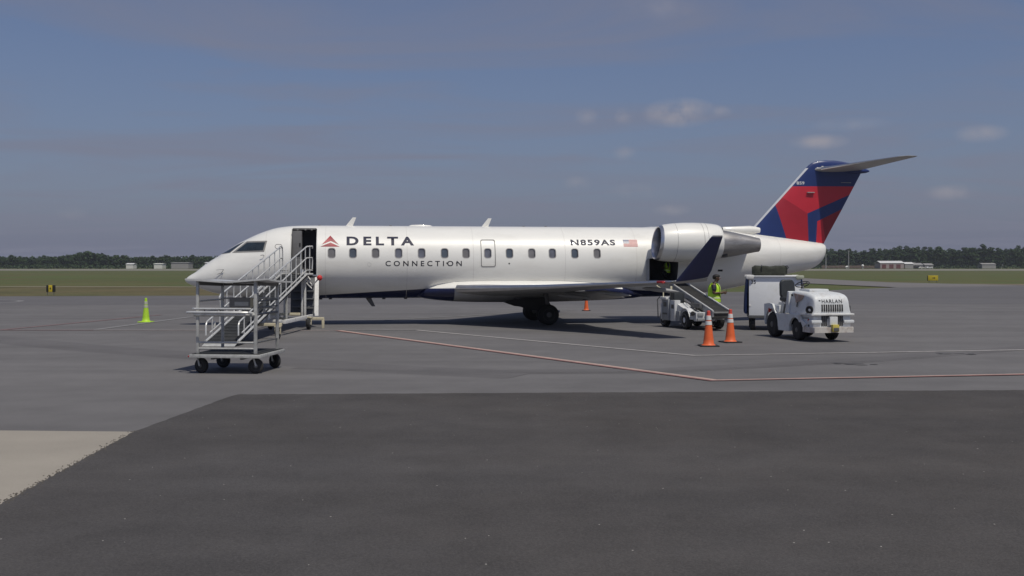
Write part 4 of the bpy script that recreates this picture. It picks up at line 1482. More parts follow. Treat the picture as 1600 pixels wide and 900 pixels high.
b.build("jack", M["white_frame"], RAMP)
for x, y, r in ((0.84, 2.6, 0.19), (0.70, 7.20, 0.21), (-0.60, 2.6, 0.19), (-0.62, 7.3, 0.21), (0.42, 0.12, 0.075), (-0.42, 0.12, 0.075)):
    b = MB()
    wheel(b, (x, y, r), r, r * 0.55, (1, 0, 0), 20)
    wh = b.build("caster_wheel", M["tyre"], RAMP)
    b = MB()
    rim(b, (x, y, r), r, r * 0.55, (1, 0, 0))
    b.build("rim", M["hub_white"], wh)
    if r > 0.1:
        b = MB()
        for s in (-1, 1):
            b.box((x + s * r * 0.4, y, r * 1.35), (0.02, 0.09, r * 1.1), bev=0.004)
        b.box((x, y, r * 1.95), (r * 1.0, 0.12, 0.05), bev=0.006)
        b.build("caster_fork", M["cream_frame"], wh)
b = MB()
b.box((-0.50, 0.95, 0.52), (0.02, 0.14, 0.17), bev=0.004)
b.build("notice_plate", M["white_wall"], RAMP)

# ------------------------------------------------------------------ canopied hand cart
CART = thing("luggage_cart", "four wheeled grey steel luggage cart with a bent sheet canopy, nearest to the camera", "luggage cart", (-5.60, 21.63, 0), R(-6))
CW, CL = 0.73, 0.77                      # half width, half depth
b = MB()
b.box((0, 0, 0.355), (2 * CW, 2 * CL, 0.07), bev=0.012)
b.build("deck", M["galv"], CART)
b = MB()
b.box((0, 0, 0.395), (2 * CW - 0.08, 2 * CL - 0.08, 0.012))
b.build("deck_mat", M["ramp_deck"], CART)
PX, PY = 0.595, 0.66
ptop = {(-1, -1): 1.87, (1, -1): 1.86, (1, 1): 1.78, (-1, 1): 1.80}
for (sx, sy), zt in ptop.items():
    b = MB()
    r = 0.028 if sx < 0 else 0.031
    b.box((sx * PX, sy * PY, (0.38 + zt) / 2), (2 * r, 2 * r, zt - 0.38), bev=0.012)
    b.build("corner_post", M["galv"], CART)
# canopy: a warped sheet with a crease, its rim folded down
b = MB()
nx_, ny_ = 24, 10


def canopy(i, j, d):
    u, v = i / nx_, j / ny_
    x = -0.80 + 1.68 * u
    y = -0.80 + 1.62 * v
    xc = 0.0
    front = 1.895 - 0.055 * (u / 0.5) if u < 0.5 else 1.84 + 0.062 * ((u - 0.5) / 0.5)
    back = 1.86 - 0.02 * math.sin(math.pi * u) - 0.035 * u
    z = front + (back - front) * v - 0.02 * math.sin(math.pi * v)
    return Vector((x, y, z + d))


vt = [canopy(i, j, 0.0) for j in range(ny_ + 1) for i in range(nx_ + 1)] + [canopy(i, j, -0.034) for j in range(ny_ + 1) for i in range(nx_ + 1)]
fa = []
K = (nx_ + 1) * (ny_ + 1)
for j in range(ny_):
    for i in range(nx_):
        a = j * (nx_ + 1) + i
        fa.append([a, a + 1, a + nx_ + 2, a + nx_ + 1])
        fa.append([K + a, K + a + nx_ + 1, K + a + nx_ + 2, K + a + 1])
ed = [j * (nx_ + 1) for j in range(ny_ + 1)]
rim_ids = list(range(nx_ + 1)) + [j * (nx_ + 1) + nx_ for j in range(1, ny_ + 1)] + [ny_ * (nx_ + 1) + i for i in range(nx_ - 1, -1, -1)] + [j * (nx_ + 1) for j in range(ny_ - 1, 0, -1)]
for a, c in zip(rim_ids, rim_ids[1:] + rim_ids[:1]):
    fa.append([a, c, K + c, K + a])
b._add(vt, fa, 0, True)
b.build("canopy", M["alu"], CART, sharp=30)
for sy, z in ((-1, 1.825), (1, 1.76)):
    b = MB()
    b.box((0, sy * PY, z), (2 * PX, 0.03, 0.03 if sy < 0 else 0.07), bev=0.006)
    b.build("canopy_beam", M["gear_dark"], CART)
for sx in (-1, 0.25, 1):
    b = MB()
    b.box((sx * PX, 0, 1.775), (0.04, 2 * PY, 0.07), rot=Euler((R(-2), 0, 0)), bev=0.006)
    b.build("canopy_rib", M["gear_dark"], CART)


def crail(p0, p1, r=0.018, name="rail", m="galv", joints=None):
    bb = MB()
    bb.tube([p0, p1] if joints is None else joints, r, 8)
    return bb.build(name, M[m], CART)


for z in (0.62, 0.50):
    crail((-PX, -PY, z), (PX, -PY, z), 0.020)
crail((-PX - 0.06, -PY - 0.04, 1.17), (PX + 0.0, -PY - 0.04, 1.17), 0.030)
crail(None, None, 0.026, "push_handle", "alu", [(PX - 0.04, -PY, 1.20), (PX - 0.10, -PY - 0.20, 1.225), (PX - 0.22, -PY - 0.26, 1.23), (-PX - 0.04, -PY - 0.26, 1.23), (-PX - 0.13, -PY - 0.20, 1.225), (-PX - 0.10, -PY - 0.02, 1.22)])
crail(None, None, 0.020, "push_handle", "alu", [(PX - 0.10, -PY, 1.29), (PX - 0.16, -PY - 0.1, 1.295), (-PX - 0.02, -PY - 0.1, 1.295), (-PX - 0.10, -PY, 1.29)])
for x in (-0.42, -0.10, 0.22):
    crail((x, -PY - 0.04, 1.17), (x, -PY - 0.10, 1.29), 0.014, "handle_stay", "gear_dark")
for z in (1.44, 1.31, 1.18, 0.62):
    crail((PX, -PY, z), (PX, PY, z), 0.024 if z == 1.18 else 0.016, m="gear_dark")
for z in (1.44, 1.22):
    crail((-PX, -PY, z), (-PX, PY, z), 0.016)
for z in (1.46, 1.26):
    crail((-PX, PY, z), (PX, PY, z), 0.018)
for x in (0.17, 0.32):
    b = MB()
    b.box((x, PY - 0.02, 1.36), (0.055, 0.03, 0.44), bev=0.006)
    b.build("strut", M["galv"], CART)
b = MB()
b.box((-0.20, PY - 0.05, 1.37), (0.46, 0.02, 0.22), bev=0.005)
pl = b.build("notice_board", M["steel_wall"], CART)
b = MB()
b.box((-0.16, PY - 0.064, 1.345), (0.30, 0.008, 0.085), bev=0.002)
b.build("notice_plate", M["collar"], pl)
b = MB()
b.box((0.06, PY - 0.05, 1.37), (0.06, 0.03, 0.20), bev=0.005)
b.build("latch_plate", M["cream_frame"], CART)
for sx, sy, yaw in ((-1, -1, 72), (1, -1, 112), (1, 1, 60), (-1, 1, 84)):
    r = 0.152
    c = Vector((sx * 0.56, sy * 0.58 + 0.03, r))
    ax = Vector((math.cos(R(yaw)), math.sin(R(yaw)), 0))
    b = MB()
    wheel(b, c, r, 0.09, ax, 22)
    wh = b.build("caster_wheel", M["tyre"], CART)
    b = MB()
    rim(b, c, r, 0.09, ax)
    b.build("rim", M["gear_dark"], wh)
    b = MB()
    fwd = Vector((-ax.y, ax.x, 0))
    for s in (-1, 1):
        b.tube([c + ax * 0.065 * s, c + ax * 0.065 * s + Vector((0, 0, 0.17)) + fwd * 0.05], 0.018, 8)
    b.box(c + Vector((0, 0, 0.168)) + fwd * 0.05, (0.16, 0.16, 0.02), bev=0.004)
    b.build("caster_fork", M["galv"], wh)
for sx in (-1, 1):
    b = MB()
    b.box((sx * 0.3, 0, 0.305), (0.06, 1.3, 0.05), bev=0.006)
    b.build("chassis_rail", M["gear_dark"], CART)
b = MB()
b.sphere((-CW - 0.01, -CL + 0.02, 0.35), 0.022, 10)
b.build("corner_reflector", M["red_lamp"], CART)

# ------------------------------------------------------------------ traffic cones
def make_cone(name, label, body_m, x, y, h=0.95, collars=True, base_m="cone_base", worn=False, rz_=0.0):
    t = thing(name, label, "traffic cone", (x, y, 0), rz_)
    rb = 0.150 * h / 0.95
    b = MB()
    b.box((0, 0, 0.018), (0.50 * h / 0.95, 0.50 * h / 0.95, 0.036), bev=0.012)
    b.build("base", M[base_m], t)
    rr = lambda z: rb + (0.042 - rb) * (z - 0.03) / (h - 0.03)
    b = MB()
    prof = [(0.03, rb * 1.35), (0.045, rb * 1.12), (0.07, rr(0.07))] + [(z, rr(z)) for z in (0.2 * h, 0.4 * h, 0.58 * h, 0.86 * h, 0.87 * h)]
    prof += [(0.875 * h, 0.050), (0.985 * h, 0.046), (h, 0.030)]
    b.lathe(prof, n=28, mis=[0] * (len(prof) - 4) + [1] * 3)
    b.build("body", [M[body_m], M["cone_red"] if body_m == "orange" else M[body_m]], t)
    for z0, z1 in (((0.60 * h, 0.705 * h), (0.735 * h, 0.86 * h)) if collars else ()):
        b = MB()
        b.lathe([(z0, rr(z0) + 0.001), (z0 + 0.004, rr(z0) + 0.006), (z1 - 0.004, rr(z1) + 0.006), (z1, rr(z1) + 0.001)], n=28, caps=False)
        b.build("reflective_collar", M["collar_old"] if worn else M["collar"], t)
    return t


GC = "cones around the baggage loading area"
make_cone("traffic_cone", "orange cone with two white collars, the nearer of the pair beside the belt loader", "orange", 5.24, 28.15, 0.95)["group"] = GC
make_cone("traffic_cone", "orange cone with two white collars, farther of the pair, between loader and tow tractor", "orange", 6.11, 29.55, 0.93, rz_=0.3)["group"] = GC
make_cone("traffic_cone", "small orange cone standing beyond the jet, under its belly behind the main wheels", "orange", 3.54, 50.3, 0.72, False)
g = make_cone("traffic_cone", "lime green cone with a worn pale top, alone on the apron left of the jet", "lime", -13.90, 40.1, 0.92, True, "lime", True)

# ------------------------------------------------------------------ belt loader
LD = Vector((-0.27, 0.963, 0)).normalized()          # from the low end up to the hold
LOADER = thing("belt_loader", "white belt loader with its dark conveyor raised to the jet's cargo hold", "belt loader", (6.37, 36.43, 0), math.atan2(LD.y, LD.x))
# local x runs up the belt, local y to its left (picture left)
b = MB()
b.box((0.1, 0.10, 0.42), (2.7, 1.05, 0.16), bev=0.02)
b.build("chassis", M["loader_grey"], LOADER)
b = MB()
b.prism([(-1.15, 0.35), (-0.25, 0.35), (-0.10, 0.52), (0.25, 0.62), (0.30, 0.90), (-0.2, 0.76), (-0.6, 0.67), (-1.18, 0.55)], 0.30, 0.70, lambda u, v, d: Vector((u, d, v)))
b.build("side_body", M["loader_white"], LOADER)
b = MB()
b.box((-1.22, 0.30, 0.45), (0.20, 0.70, 0.30), bev=0.02)
b.build("front_body", M["loader_white"], LOADER)
b = MB()
b.box((-1.34, 0.42, 0.36), (0.10, 0.42, 0.08), bev=0.015)
b.build("bumper", M["loader_grey"], LOADER)
b = MB()
b.box((-1.34, 0.50, 0.53), (0.05, 0.20, 0.10), bev=0.01)
b.build("lamp_panel", M["loader_grey"], LOADER)
b = MB()
b.lathe([(0, 0.075), (0.04, 0.07), (0.05, 0.0)], (-1, 0, 0), (-1.20, 0.72, 0.56), 16)
b.build("headlight", M["dark"], LOADER)
b = MB()
b.box((0.22, 0.70, 0.60), (0.36, 0.22, 0.72), bev=0.015)
b.build("cabinet", M["loader_white"], LOADER)
b = MB()
b.box((-0.10, 0.66, 0.43), (0.30, 0.20, 0.34), bev=0.015)
b.build("battery_box", M["loader_grey"], LOADER)
b = MB()
b.box((0.72, 0.74, 0.62), (0.56, 0.26, 0.74), bev=0.02)
b.build("control_cabinet", M["loader_grey"], LOADER)
b = MB()
b.box((0.98, 0.82, 0.55), (0.05, 0.16, 0.55), bev=0.008)
b.build("cabinet_door", M["white_frame"], LOADER)
b = MB()
b.box((0.80, 0.74, 1.01), (0.50, 0.34, 0.09), bev=0.02)
b.build("control_console", M["white_frame"], LOADER)
b = MB()
b.box((0.34, 0.58, 1.02), (0.40, 0.40, 0.42), bev=0.06)
b.build("operator_seat", M["vinyl"], LOADER)
b = MB()
b.tube([(1.05, 0.78, 1.02), (1.05, 0.78, 1.30), (1.55, 0.80, 1.42), (1.60, 0.80, 1.55)], 0.022, 8)
b.build("guard_rail", M["cream_frame"], LOADER)
b = MB()
b.box((1.02, 0.50, 1.20), (0.07, 0.07, 0.45), bev=0.01)
b.build("lift_post", M["cream_frame"], LOADER)
b = MB()
b.tube([(1.32, 0.86, 0.30), (1.34, 0.88, 0.95), (1.30, 0.80, 1.05)], 0.02, 8)
b.build("grab_rail", M["gear_dark"], LOADER)
for x, y in ((-0.62, 0.66), (1.05, 0.70), (-0.62, -0.52), (1.05, -0.52)):
    b = MB()
    wheel(b, (x, y, 0.31), 0.31, 0.20, (0, 1, 0), 24)
    wh = b.build("wheel", M["tyre"], LOADER)
    b = MB()
    rim(b, (x, y, 0.31), 0.36, 0.20, (0, 1, 0))
    b.build("rim", M["hub_white"], wh)
b = MB()
b.lathe([(0, 0.38), (0.02, 0.385), (0.20, 0.385), (0.22, 0.38)], (0, 1, 0), (-0.62, 0.52, 0.33), 24, caps=False)
bmesh.ops.delete(b.bm, geom=[v for v in b.bm.verts if v.co.z < 0.40], context="VERTS")
b.build("wheel_arch", M["loader_white"], LOADER)
for pts, r in (([(-0.9, 0.45, 0.62), (-0.5, 0.50, 0.86), (0.1, 0.44, 0.92), (0.5, 0.30, 0.80)], 0.018), ([(-0.7, 0.30, 0.66), (-0.2, 0.36, 0.98), (0.4, 0.26, 1.02)], 0.015), ([(0.3, 0.62, 0.40), (0.55, 0.72, 0.28), (0.95, 0.70, 0.34)], 0.015)):
    b = MB()
    b.tube(pts, r, 8)
    b.build("hydraulic_hose", M["black_plastic"], LOADER)
for c_, s_ in (((0.20, 0.815, 0.74), (0.20, 0.012, 0.14)), ((0.70, 0.875, 0.80), (0.26, 0.012, 0.16)), ((0.72, 0.875, 0.48), (0.36, 0.012, 0.06))):
    b = MB()
    b.box(c_, s_, bev=0.004)
    b.build("vent_plate", M["gear_dark"], LOADER)
b = MB()
b.box((-0.72, 0.36, 0.80), (0.70, 0.10, 0.16), bev=0.02)
b.build("frame_bar", M["gear_dark"], LOADER)
b = MB()
b.box((-0.80, 0.705, 0.49), (0.62, 0.012, 0.025))
b.build("panel_seam", M["gear_dark"], LOADER)
for y in (0.05, 0.20):
    b = MB()
    b.box((-1.60, y - 0.1, 0.44), (0.42, 0.05, 0.07), rot=Euler((0, R(12), 0)), bev=0.01)
    b.build("front_support", M["loader_grey"], LOADER)
# the conveyor: belt between two side rails
P0, P1 = Vector((-1.90, 0.02, 0.60)), Vector((2.72, -0.54, 1.46))
dv = (P1 - P0).normalized()
up = Vector((-dv.z, 0, dv.x))
b = MB()
b.loft([[P + Vector((0, s, 0)) + up * t for s, t in ((-0.28, 0.035), (0.28, 0.035), (0.28, -0.05), (-0.28, -0.05))] for P in (P0, P0 + (P1 - P0) * 0.5, P1)], smooth=False)
cv = b.build("conveyor_belt", M["belt"], LOADER)
for k in range(24):
    p = P0 + (P1 - P0) * (k + 0.5) / 24
    b = MB()
    b.box(p + up * 0.038, (0.022, 0.54, 0.012), rot=Euler((0, -math.atan2(dv.z, dv.x), math.atan2(dv.y, dv.x))))
    b.build("belt_cleat", M["vinyl"], cv)
for s in (-0.31, 0.31):
    b = MB()
    b.loft([[P + Vector((0, s + q, 0)) + up * t for q, t in ((-0.03, 0.06), (0.03, 0.06), (0.03, -0.13), (-0.03, -0.13))] for P in (P0 - dv * 0.05, P1)], smooth=False)
    b.build("conveyor_rail", M["loader_grey"], LOADER)
    b = MB()
    b.tube([P0 + Vector((0, s, 0)) + up * 0.075, P1 + Vector((0, s, 0)) + up * 0.075], 0.025, 8)
    b.build("bumper_rail", M["white_frame"], LOADER)
b = MB()
b.lathe([(-0.30, 0.05), (0.30, 0.05)], (0, 1, 0), P0 - dv * 0.02, 16)
b.build("end_roller", M["gear_dark"], LOADER)
b = MB()
b.box(P0 + Vector((0.02, 0, -0.11)), (0.10, 0.62, 0.16), bev=0.015)
b.build("end_guard", M["belt"], LOADER)
b = MB()
b.tube([(-0.2, 0.2, 0.5), (1.2, 0.05, 1.08)], 0.045, 10)
b.build("lift_cylinder", M["gear_dark"], LOADER)
b = MB()
b.tube([(0.9, 0.25, 0.5), (-0.1, 0.15, 0.86)], 0.05, 8)
b.build("scissor_arm", M["gear_dark"], LOADER)
b = MB()
b.box((0.0, -0.05, 0.62), (1.6, 0.5, 0.26), bev=0.03)
b.build("engine_housing", M["gear_dark"], LOADER)

# ------------------------------------------------------------------ tow tractor (local x forward, y to its left)
TH = math.atan2(-0.975, 0.22)
TRACTOR = thing("tow_tractor", "worn white open tow tractor with a slotted grille, black seat and steering wheel", "tow tractor", (8.66, 31.2, 0), TH)
TW = 0.66


def tsec(x, pts):
    return [Vector((x, y, z)) for y, z in pts]


# hood: lofted along x, rounded shoulders, falling to the nose
b = MB()
secs = []
for x, zt, w, zb in ((0.10, 1.40, 0.56, 0.74), (0.30, 1.42, 0.60, 0.74), (0.70, 1.40, 0.62, 0.74), (1.10, 1.375, 0.625, 0.74), (1.33, 1.335, 0.62, 0.74), (1.44, 1.295, 0.605, 0.74), (1.505, 1.22, 0.595, 0.74), (1.53, 1.12, 0.59, 0.74), (1.55, 0.98, 0.59, 0.74)):
    r = 0.11
    pts = [(-w, zb)]
    for k in range(6):
        a = R(180 - 90 * k / 5)
        pts.append((-w + 0.06 + r + r * math.cos(a) - 0.06 * (k == 0) * 0, zt - r + r * math.sin(a)))
    for k in range(6):
        a = R(90 - 90 * k / 5)
        pts.append((w - 0.06 - r + r * math.cos(a), zt - r + r * math.sin(a)))
    pts.append((w, zb))
    secs.append(tsec(x, pts))
b.loft(secs)
hood = b.build("hood", M["tractor_white"], TRACTOR, sharp=35)
HB = BVHTree.FromPolygons([v.co.copy() for v in hood.data.vertices], [tuple(p.vertices) for p in hood.data.polygons])
b = MB()
b.box((0.52, 0.0, 1.425), (0.62, 0.62, 0.10), bev=0.035)
b.build("hood_cover", M["tractor_white"], TRACTOR)
# lower nose under the bumper line
b = MB()
b.loft([tsec(x, [(-w, 0.40), (-w, 0.80), (w, 0.80), (w, 0.40)]) for x, w in ((0.95, 0.60), (1.30, 0.62), (1.48, 0.60), (1.54, 0.57))], smooth=False)
b.build("nose", M["tractor_white"], TRACTOR)
b = MB()
b.loft([tsec(x, [(-w, z0), (-w, z1), (w, z1), (w, z0)]) for x, w, z0, z1 in ((0.95, 0.67, 0.75, 0.80), (1.45, 0.69, 0.75, 0.80), (1.60, 0.66, 0.75, 0.80), (1.64, 0.60, 0.76, 0.79))], smooth=False)
b.build("trim_strip", M["white_frame"], TRACTOR)
for s in (-1, 1):
    b = MB()
    b.box((1.50, s * 0.50, 0.575), (0.22, 0.32, 0.09), bev=0.03)
    b.build("nose_bar", M["tractor_white"], TRACTOR)
b = MB()
b.loft([tsec(x, [(-w, 0.27), (-w, 0.42), (w, 0.42), (w, 0.27)]) for x, w in ((1.05, 0.64), (1.50, 0.67), (1.66, 0.60), (1.69, 0.52))], smooth=False)
bp = b.build("bumper", M["rust"], TRACTOR)
b = MB()
b.box((1.715, 0.0, 0.40), (0.12, 0.20, 0.20), bev=0.02)
b.build("hitch_block", M["yellow"], TRACTOR)
b = MB()
b.box((1.765, 0.0, 0.365), (0.05, 0.16, 0.10), bev=0.01)
b.build("hitch_jaw", M["gear_dark"], TRACTOR)
b = MB()
b.box((1.60, 0.0, 0.60), (0.10, 0.24, 0.24), bev=0.012)
b.build("hitch_plate", M["tractor_white"], TRACTOR)
# slots of the grille: recessed dark bars with a proud edge
for row, z0, z1, cols in ((0, 0.855, 1.055, range(10)), (1, 0.45, 0.735, range(11))):
    n = len(list(cols))
    for k in range(n):
        y = 0.31 - 0.62 * k / (n - 1)
        za = z0
        if row == 1 and 3 <= k <= 7:
            za = 0.66
            if k == 5:
                continue
        x = 1.553 if row == 1 else 1.556
        b = MB()
        b.box((x - 0.02, y, (za + z1) / 2), (0.05, 0.040, z1 - za), rot=Euler((0, R(0 if row else -6), 0)))
        b.build("grille_slot", M["dark"], TRACTOR)
me = fit_text("HARLAN", 0.62, 0.105, 0.012, 1.2)
bmt = bmesh.new()
bmt.from_mesh(me)
bmesh.ops.triangulate(bmt, faces=bmt.faces[:])
for v in bmt.verts:
    z = 1.095 + v.co.y
    h = HB.ray_cast(Vector((4, -0.31 + v.co.x, z)), Vector((-1, 0, 0)))
    v.co = h[0] + Vector((0.006, 0, 0))
_finish_patch(bmt, "maker_lettering", M["dark"], TRACTOR)
b = MB()
b.box((1.520, -0.375, 1.165), (0.02, 0.05, 0.03), bev=0.004)
b.build("emblem", M["dark"], TRACTOR)
for s in (-1, 1):
    b = MB()
    ax = Vector((0.50, s * 0.86, 0)).normalized()
    b.lathe([(-0.10, 0.118), (0.012, 0.118), (0.02, 0.105), (0.0, 0.10), (0.0, 0.0)], ax, Vector((1.40, s * 0.60, 0.90)) + ax * 0.03, 24, caps=False)
    hl = b.build("headlight", M["dark"], TRACTOR)
    b = MB()
    b.lathe([(0.0, 0.042), (0.014, 0.03), (0.018, 0.0)], ax, Vector((1.40, s * 0.60, 0.90)) + ax * 0.032, 20, caps=False)
    b.build("lens", M["lens"], hl)
    b = MB()
    b.box((0.32, s * 0.585, 1.29), (0.04, 0.05, 0.07), bev=0.01)
    b.build("hood_latch", M["dark"], TRACTOR)
    b = MB()
    b.box((0.70, s * 0.625, 1.04), (0.04, 0.03, 0.16), rot=Euler((0, R(18), 0)), bev=0.008)
    b.build("hood_handle", M["gear_dark"], TRACTOR)
    b = MB()
    b.prism([(0.42, 1.345), (1.02, 1.30), (0.92, 1.18), (0.60, 1.08)], s * 0.594, s * 0.612, lambda u, v, d: Vector((u, d - s * (v - 1.2) * 0.22 * (v > 1.2), v)))
    b.build("worn_patch", M["primer"], TRACTOR)
    b = MB()
    b.box((1.18, s * 0.612, 0.665), (0.36, 0.03, 0.055), bev=0.006)
    b.build("name_plate", M["loader_grey"], TRACTOR)
    b = MB()
    b.lathe([(0, 0.04), (0.012, 0.036), (0.014, 0.0)], (0, s, 0), (1.35, s * 0.617, 0.61), 14)
    b.build("marker_light", M["red_lamp"], TRACTOR)
    b = MB()
    b.lathe([(0, 0.035), (0.012, 0.03), (0.014, 0.0)], (0, s, 0), (1.36, s * 0.617, 0.46), 10)
    b.build("tie_hole", M["dark"], TRACTOR)
    # flank: step-through cab side with wheel arches cut out of the outline
    outline = [(-1.30, 0.45), (-1.32, 0.98), (-0.98, 1.02), (-0.78, 1.0), (-0.62, 0.74), (0.10, 0.74), (0.95, 0.74), (1.02, 0.62), (1.30, 0.50), (1.10, 0.40), (0.98, 0.55)]
    arch_f = [(0.62 + 0.36 * math.cos(R(a)), 0.30 + 0.36 * math.sin(R(a))) for a in range(40, 181, 20)]
    mid = [(0.26, 0.24), (-0.38, 0.24)]
    arch_r = [(-0.84 + 0.42 * math.cos(R(a)), 0.36 + 0.50 * math.sin(R(a))) for a in range(0, 181, 18)]
    b = MB()
    b.prism(outline + arch_f + mid + arch_r, s * 0.60, s * 0.665, lambda u, v, d: Vector((u, d, v)))
    b.bm.normal_update()
    bmesh.ops.triangulate(b.bm, faces=[f for f in b.bm.faces if len(f.verts) > 4])
    b.build("side_panel", M["tractor_white"], TRACTOR)
    # dashboard side
    b = MB()
    b.prism([(-0.10, 0.76), (0.14, 0.76), (0.14, 1.38), (0.06, 1.40)], s * 0.30, s * 0.60, lambda u, v, d: Vector((u, d, v)))
    b.build("dash_panel", M["tractor_white"], TRACTOR)
    b = MB()
    b.box((-0.16, s * 0.585, 0.88), (0.06, 0.03, 0.30), rot=Euler((0, R(20), 0)), bev=0.008)
    b.build("grab_bar", M["gear_dark"], TRACTOR)
    for x, r, w in ((0.62, 0.30, 0.20), (-0.86, 0.385, 0.26)):
        b = MB()
        wheel(b, (x, s * 0.51, r), r, w, (0, 1, 0), 26)
        wh = b.build("wheel", M["tyre"], TRACTOR)
        b = MB()
        rim(b, (x, s * 0.51, r), r * 0.95, w * 0.98, (0, 1, 0))
        b.build("rim", M["gear_dark"], wh)
    b = MB()
    b.lathe([(0, 0.075), (0.03, 0.07), (0.04, 0.0)], (0, s, 0), (-0.98, s * 0.645, 0.80), 14)
    b.build("tail_light", M["red_lamp"], TRACTOR)
b = MB()
b.box((-0.90, 0, 0.86), (0.84, 1.19, 0.22), bev=0.03)
b.build("rear_body", M["tractor_white"], TRACTOR)
b = MB()
b.box((-0.84, 0, 0.56), (0.86, 0.72, 0.42), bev=0.02)  # dark block filling the rear wheel wells, their shade put into its colour
b.build("wheel_well_shade", M["dark"], TRACTOR)
b = MB()
b.box((-0.20, 0, 0.32), (1.35, 1.18, 0.14), bev=0.02)
b.build("floor_pan", M["loader_grey"], TRACTOR)
b = MB()
b.box((-0.50, -0.20, 0.84), (0.40, 0.62, 0.42), bev=0.02)
b.build("seat_box", M["white_wall"], TRACTOR)
b = MB()
b.box((-0.50, -0.20, 1.075), (0.30, 0.46, 0.06), bev=0.01)
b.build("seat_base", M["rust"], TRACTOR)
b = MB()
b.box((-0.46, -0.20, 1.15), (0.48, 0.56, 0.12), bev=0.05)
st_ = b.build("seat_cushion", M["vinyl"], TRACTOR)
b = MB()
prof = rrect(0.50, 0.58, 0.14)
b.loft([[Vector((-0.70 - 0.10 * (v + 0.29) + dx, -0.20 + u * (1 - 0.12 * (v + 0.29)), 1.44 + v)) for u, v in (prof if q == 0 else [(a * 0.9, c * 0.9) for a, c in prof])] for dx, q in ((0.06, 1), (0.03, 0), (-0.03, 0), (-0.06, 1))])
b.build("seat_back", M["vinyl"], TRACTOR)
b = MB()
for k in range(1):
    pts = [Vector((0.10 + 0.20 * math.cos(a) * math.sin(R(65)), -0.14 + 0.20 * math.sin(a), 1.60 + 0.20 * math.cos(a) * math.cos(R(65)))) for a in [2 * math.pi * i / 28 for i in range(28)]]
    b.tube(pts, 0.016, 8, closed=True)
sw = b.build("steering_wheel", M["black_plastic"], TRACTOR)
for k in range(3):
    a = 2 * math.pi * k / 3 + 0.5
    b = MB()
    b.tube([(0.10, -0.14, 1.585), (0.10 + 0.19 * math.cos(a) * math.sin(R(65)), -0.14 + 0.19 * math.sin(a), 1.60 + 0.19 * math.cos(a) * math.cos(R(65)))], 0.011, 6)
    b.build("spoke", M["black_plastic"], sw)
b = MB()
b.lathe([(0, 0.05), (0.05, 0.045), (0.06, 0.0)], (-0.3, 0, 1), (0.11, -0.14, 1.565), 14)
b.build("hub", M["black_plastic"], sw)
b = MB()
b.tube([(0.11, -0.14, 1.57), (0.22, -0.14, 1.30)], 0.03, 10)
b.build("steering_column", M["gear_dark"], TRACTOR)
b = MB()
b.box((-1.62, 0, 0.42), (0.30, 0.14, 0.10), bev=0.015)
b.build("tow_hook", M["gear_dark"], TRACTOR)

# ------------------------------------------------------------------ closed baggage cart behind the tractor
BC = thing("baggage_cart", "boxy white baggage cart with blue side curtains parked behind the tow tractor", "baggage cart", (8.88, 35.92, 0), math.atan2(-0.975, -0.19))
b = MB()
b.box((1.05, 0, 1.145), (0.06, 1.66, 1.33), bev=0.012)
b.build("end_panel", M["panel_white"], BC)
b = MB()
b.box((-1.05, 0, 1.145), (0.06, 1.66, 1.33), bev=0.012)
b.build("end_panel", M["panel_white"], BC)
b = MB()
b.box((0, 0, 1.80), (2.30, 1.74, 0.035), bev=0.012)
b.build("roof", M["panel_white"], BC)
b = MB()
b.box((0, 0, 0.455), (2.25, 1.70, 0.10), bev=0.015)
b.build("chassis", M["gear_dark"], BC)
for sx in (-1, 1):
    for sy in (-1, 1):
        b = MB()
        b.box((sx * 1.10, sy * 0.80, 1.765), (0.16, 0.26, 0.13), bev=0.045)
        b.build("corner_cap", M["collar_old"] if sy > 0 else M["collar"], BC)
        b = MB()
        b.box((sx * 1.02, sy * 0.815, 1.15), (0.05, 0.05, 1.28), bev=0.01)
        b.build("corner_post", M["gear_dark"], BC)
for sy in (-1, 1):
    # pleated curtain
    b = MB()
    top, bot = [], []
    n = 40
    for k in range(n + 1):
        x = -1.0 + 2.0 * k / n
        w = 0.03 * math.sin(k * 1.35) + 0.012 * math.sin(k * 3.1)
        top.append(Vector((x, sy * (0.87 + w * 0.5), 1.72)))
        bot.append(Vector((x, sy * (0.93 + w), 0.55)))
    midl = [(a + c) / 2 + Vector((0, sy * 0.02, 0)) for a, c in zip(top, bot)]
    b.loft([top, midl, bot], caps=False, closed=False)
    b.loft([[v - Vector((0, sy * 0.012, 0)) for v in r] for r in (top, midl, bot)], caps=False, closed=False)
    b.build("side_curtain", M["curtain"], BC)
for sx in (-0.82, 0.82):
    for sy in (-1, 1):
        b = MB()
        wheel(b, (sx, sy * 0.70, 0.225), 0.225, 0.15, (0, 1, 0), 22)
        wh = b.build("wheel", M["tyre"], BC)
        b = MB()
        rim(b, (sx, sy * 0.70, 0.225), 0.225, 0.15, (0, 1, 0))
        b.build("rim", M["gear_dark"], wh)
b = MB()
b.box((0.95, 0.1, 0.32), (0.10, 0.16, 0.30), bev=0.01)
b.build("turntable_post", M["gear_dark"], BC)
b = MB()
b.tube([(1.0, 0.0, 0.34), (2.95, 0.0, 0.40)], 0.035, 8)
b.build("drawbar", M["gear_dark"], BC)
me = fit_text("35", 0.15, 0.125, 0.012, 1.05)
bmt = bmesh.new()
bmt.from_mesh(me)
bmesh.ops.triangulate(bmt, faces=bmt.faces[:])
for v in bmt.verts:
    v.co = Vector((1.085, -0.76 + v.co.x, 1.545 + v.co.y))
_finish_patch(bmt, "cart_number", M["dark"], BC)
b = MB()
b.box((1.085, -0.80, 0.82), (0.02, 0.06, 0.06), bev=0.01)
b.build("latch", M["collar"], BC)
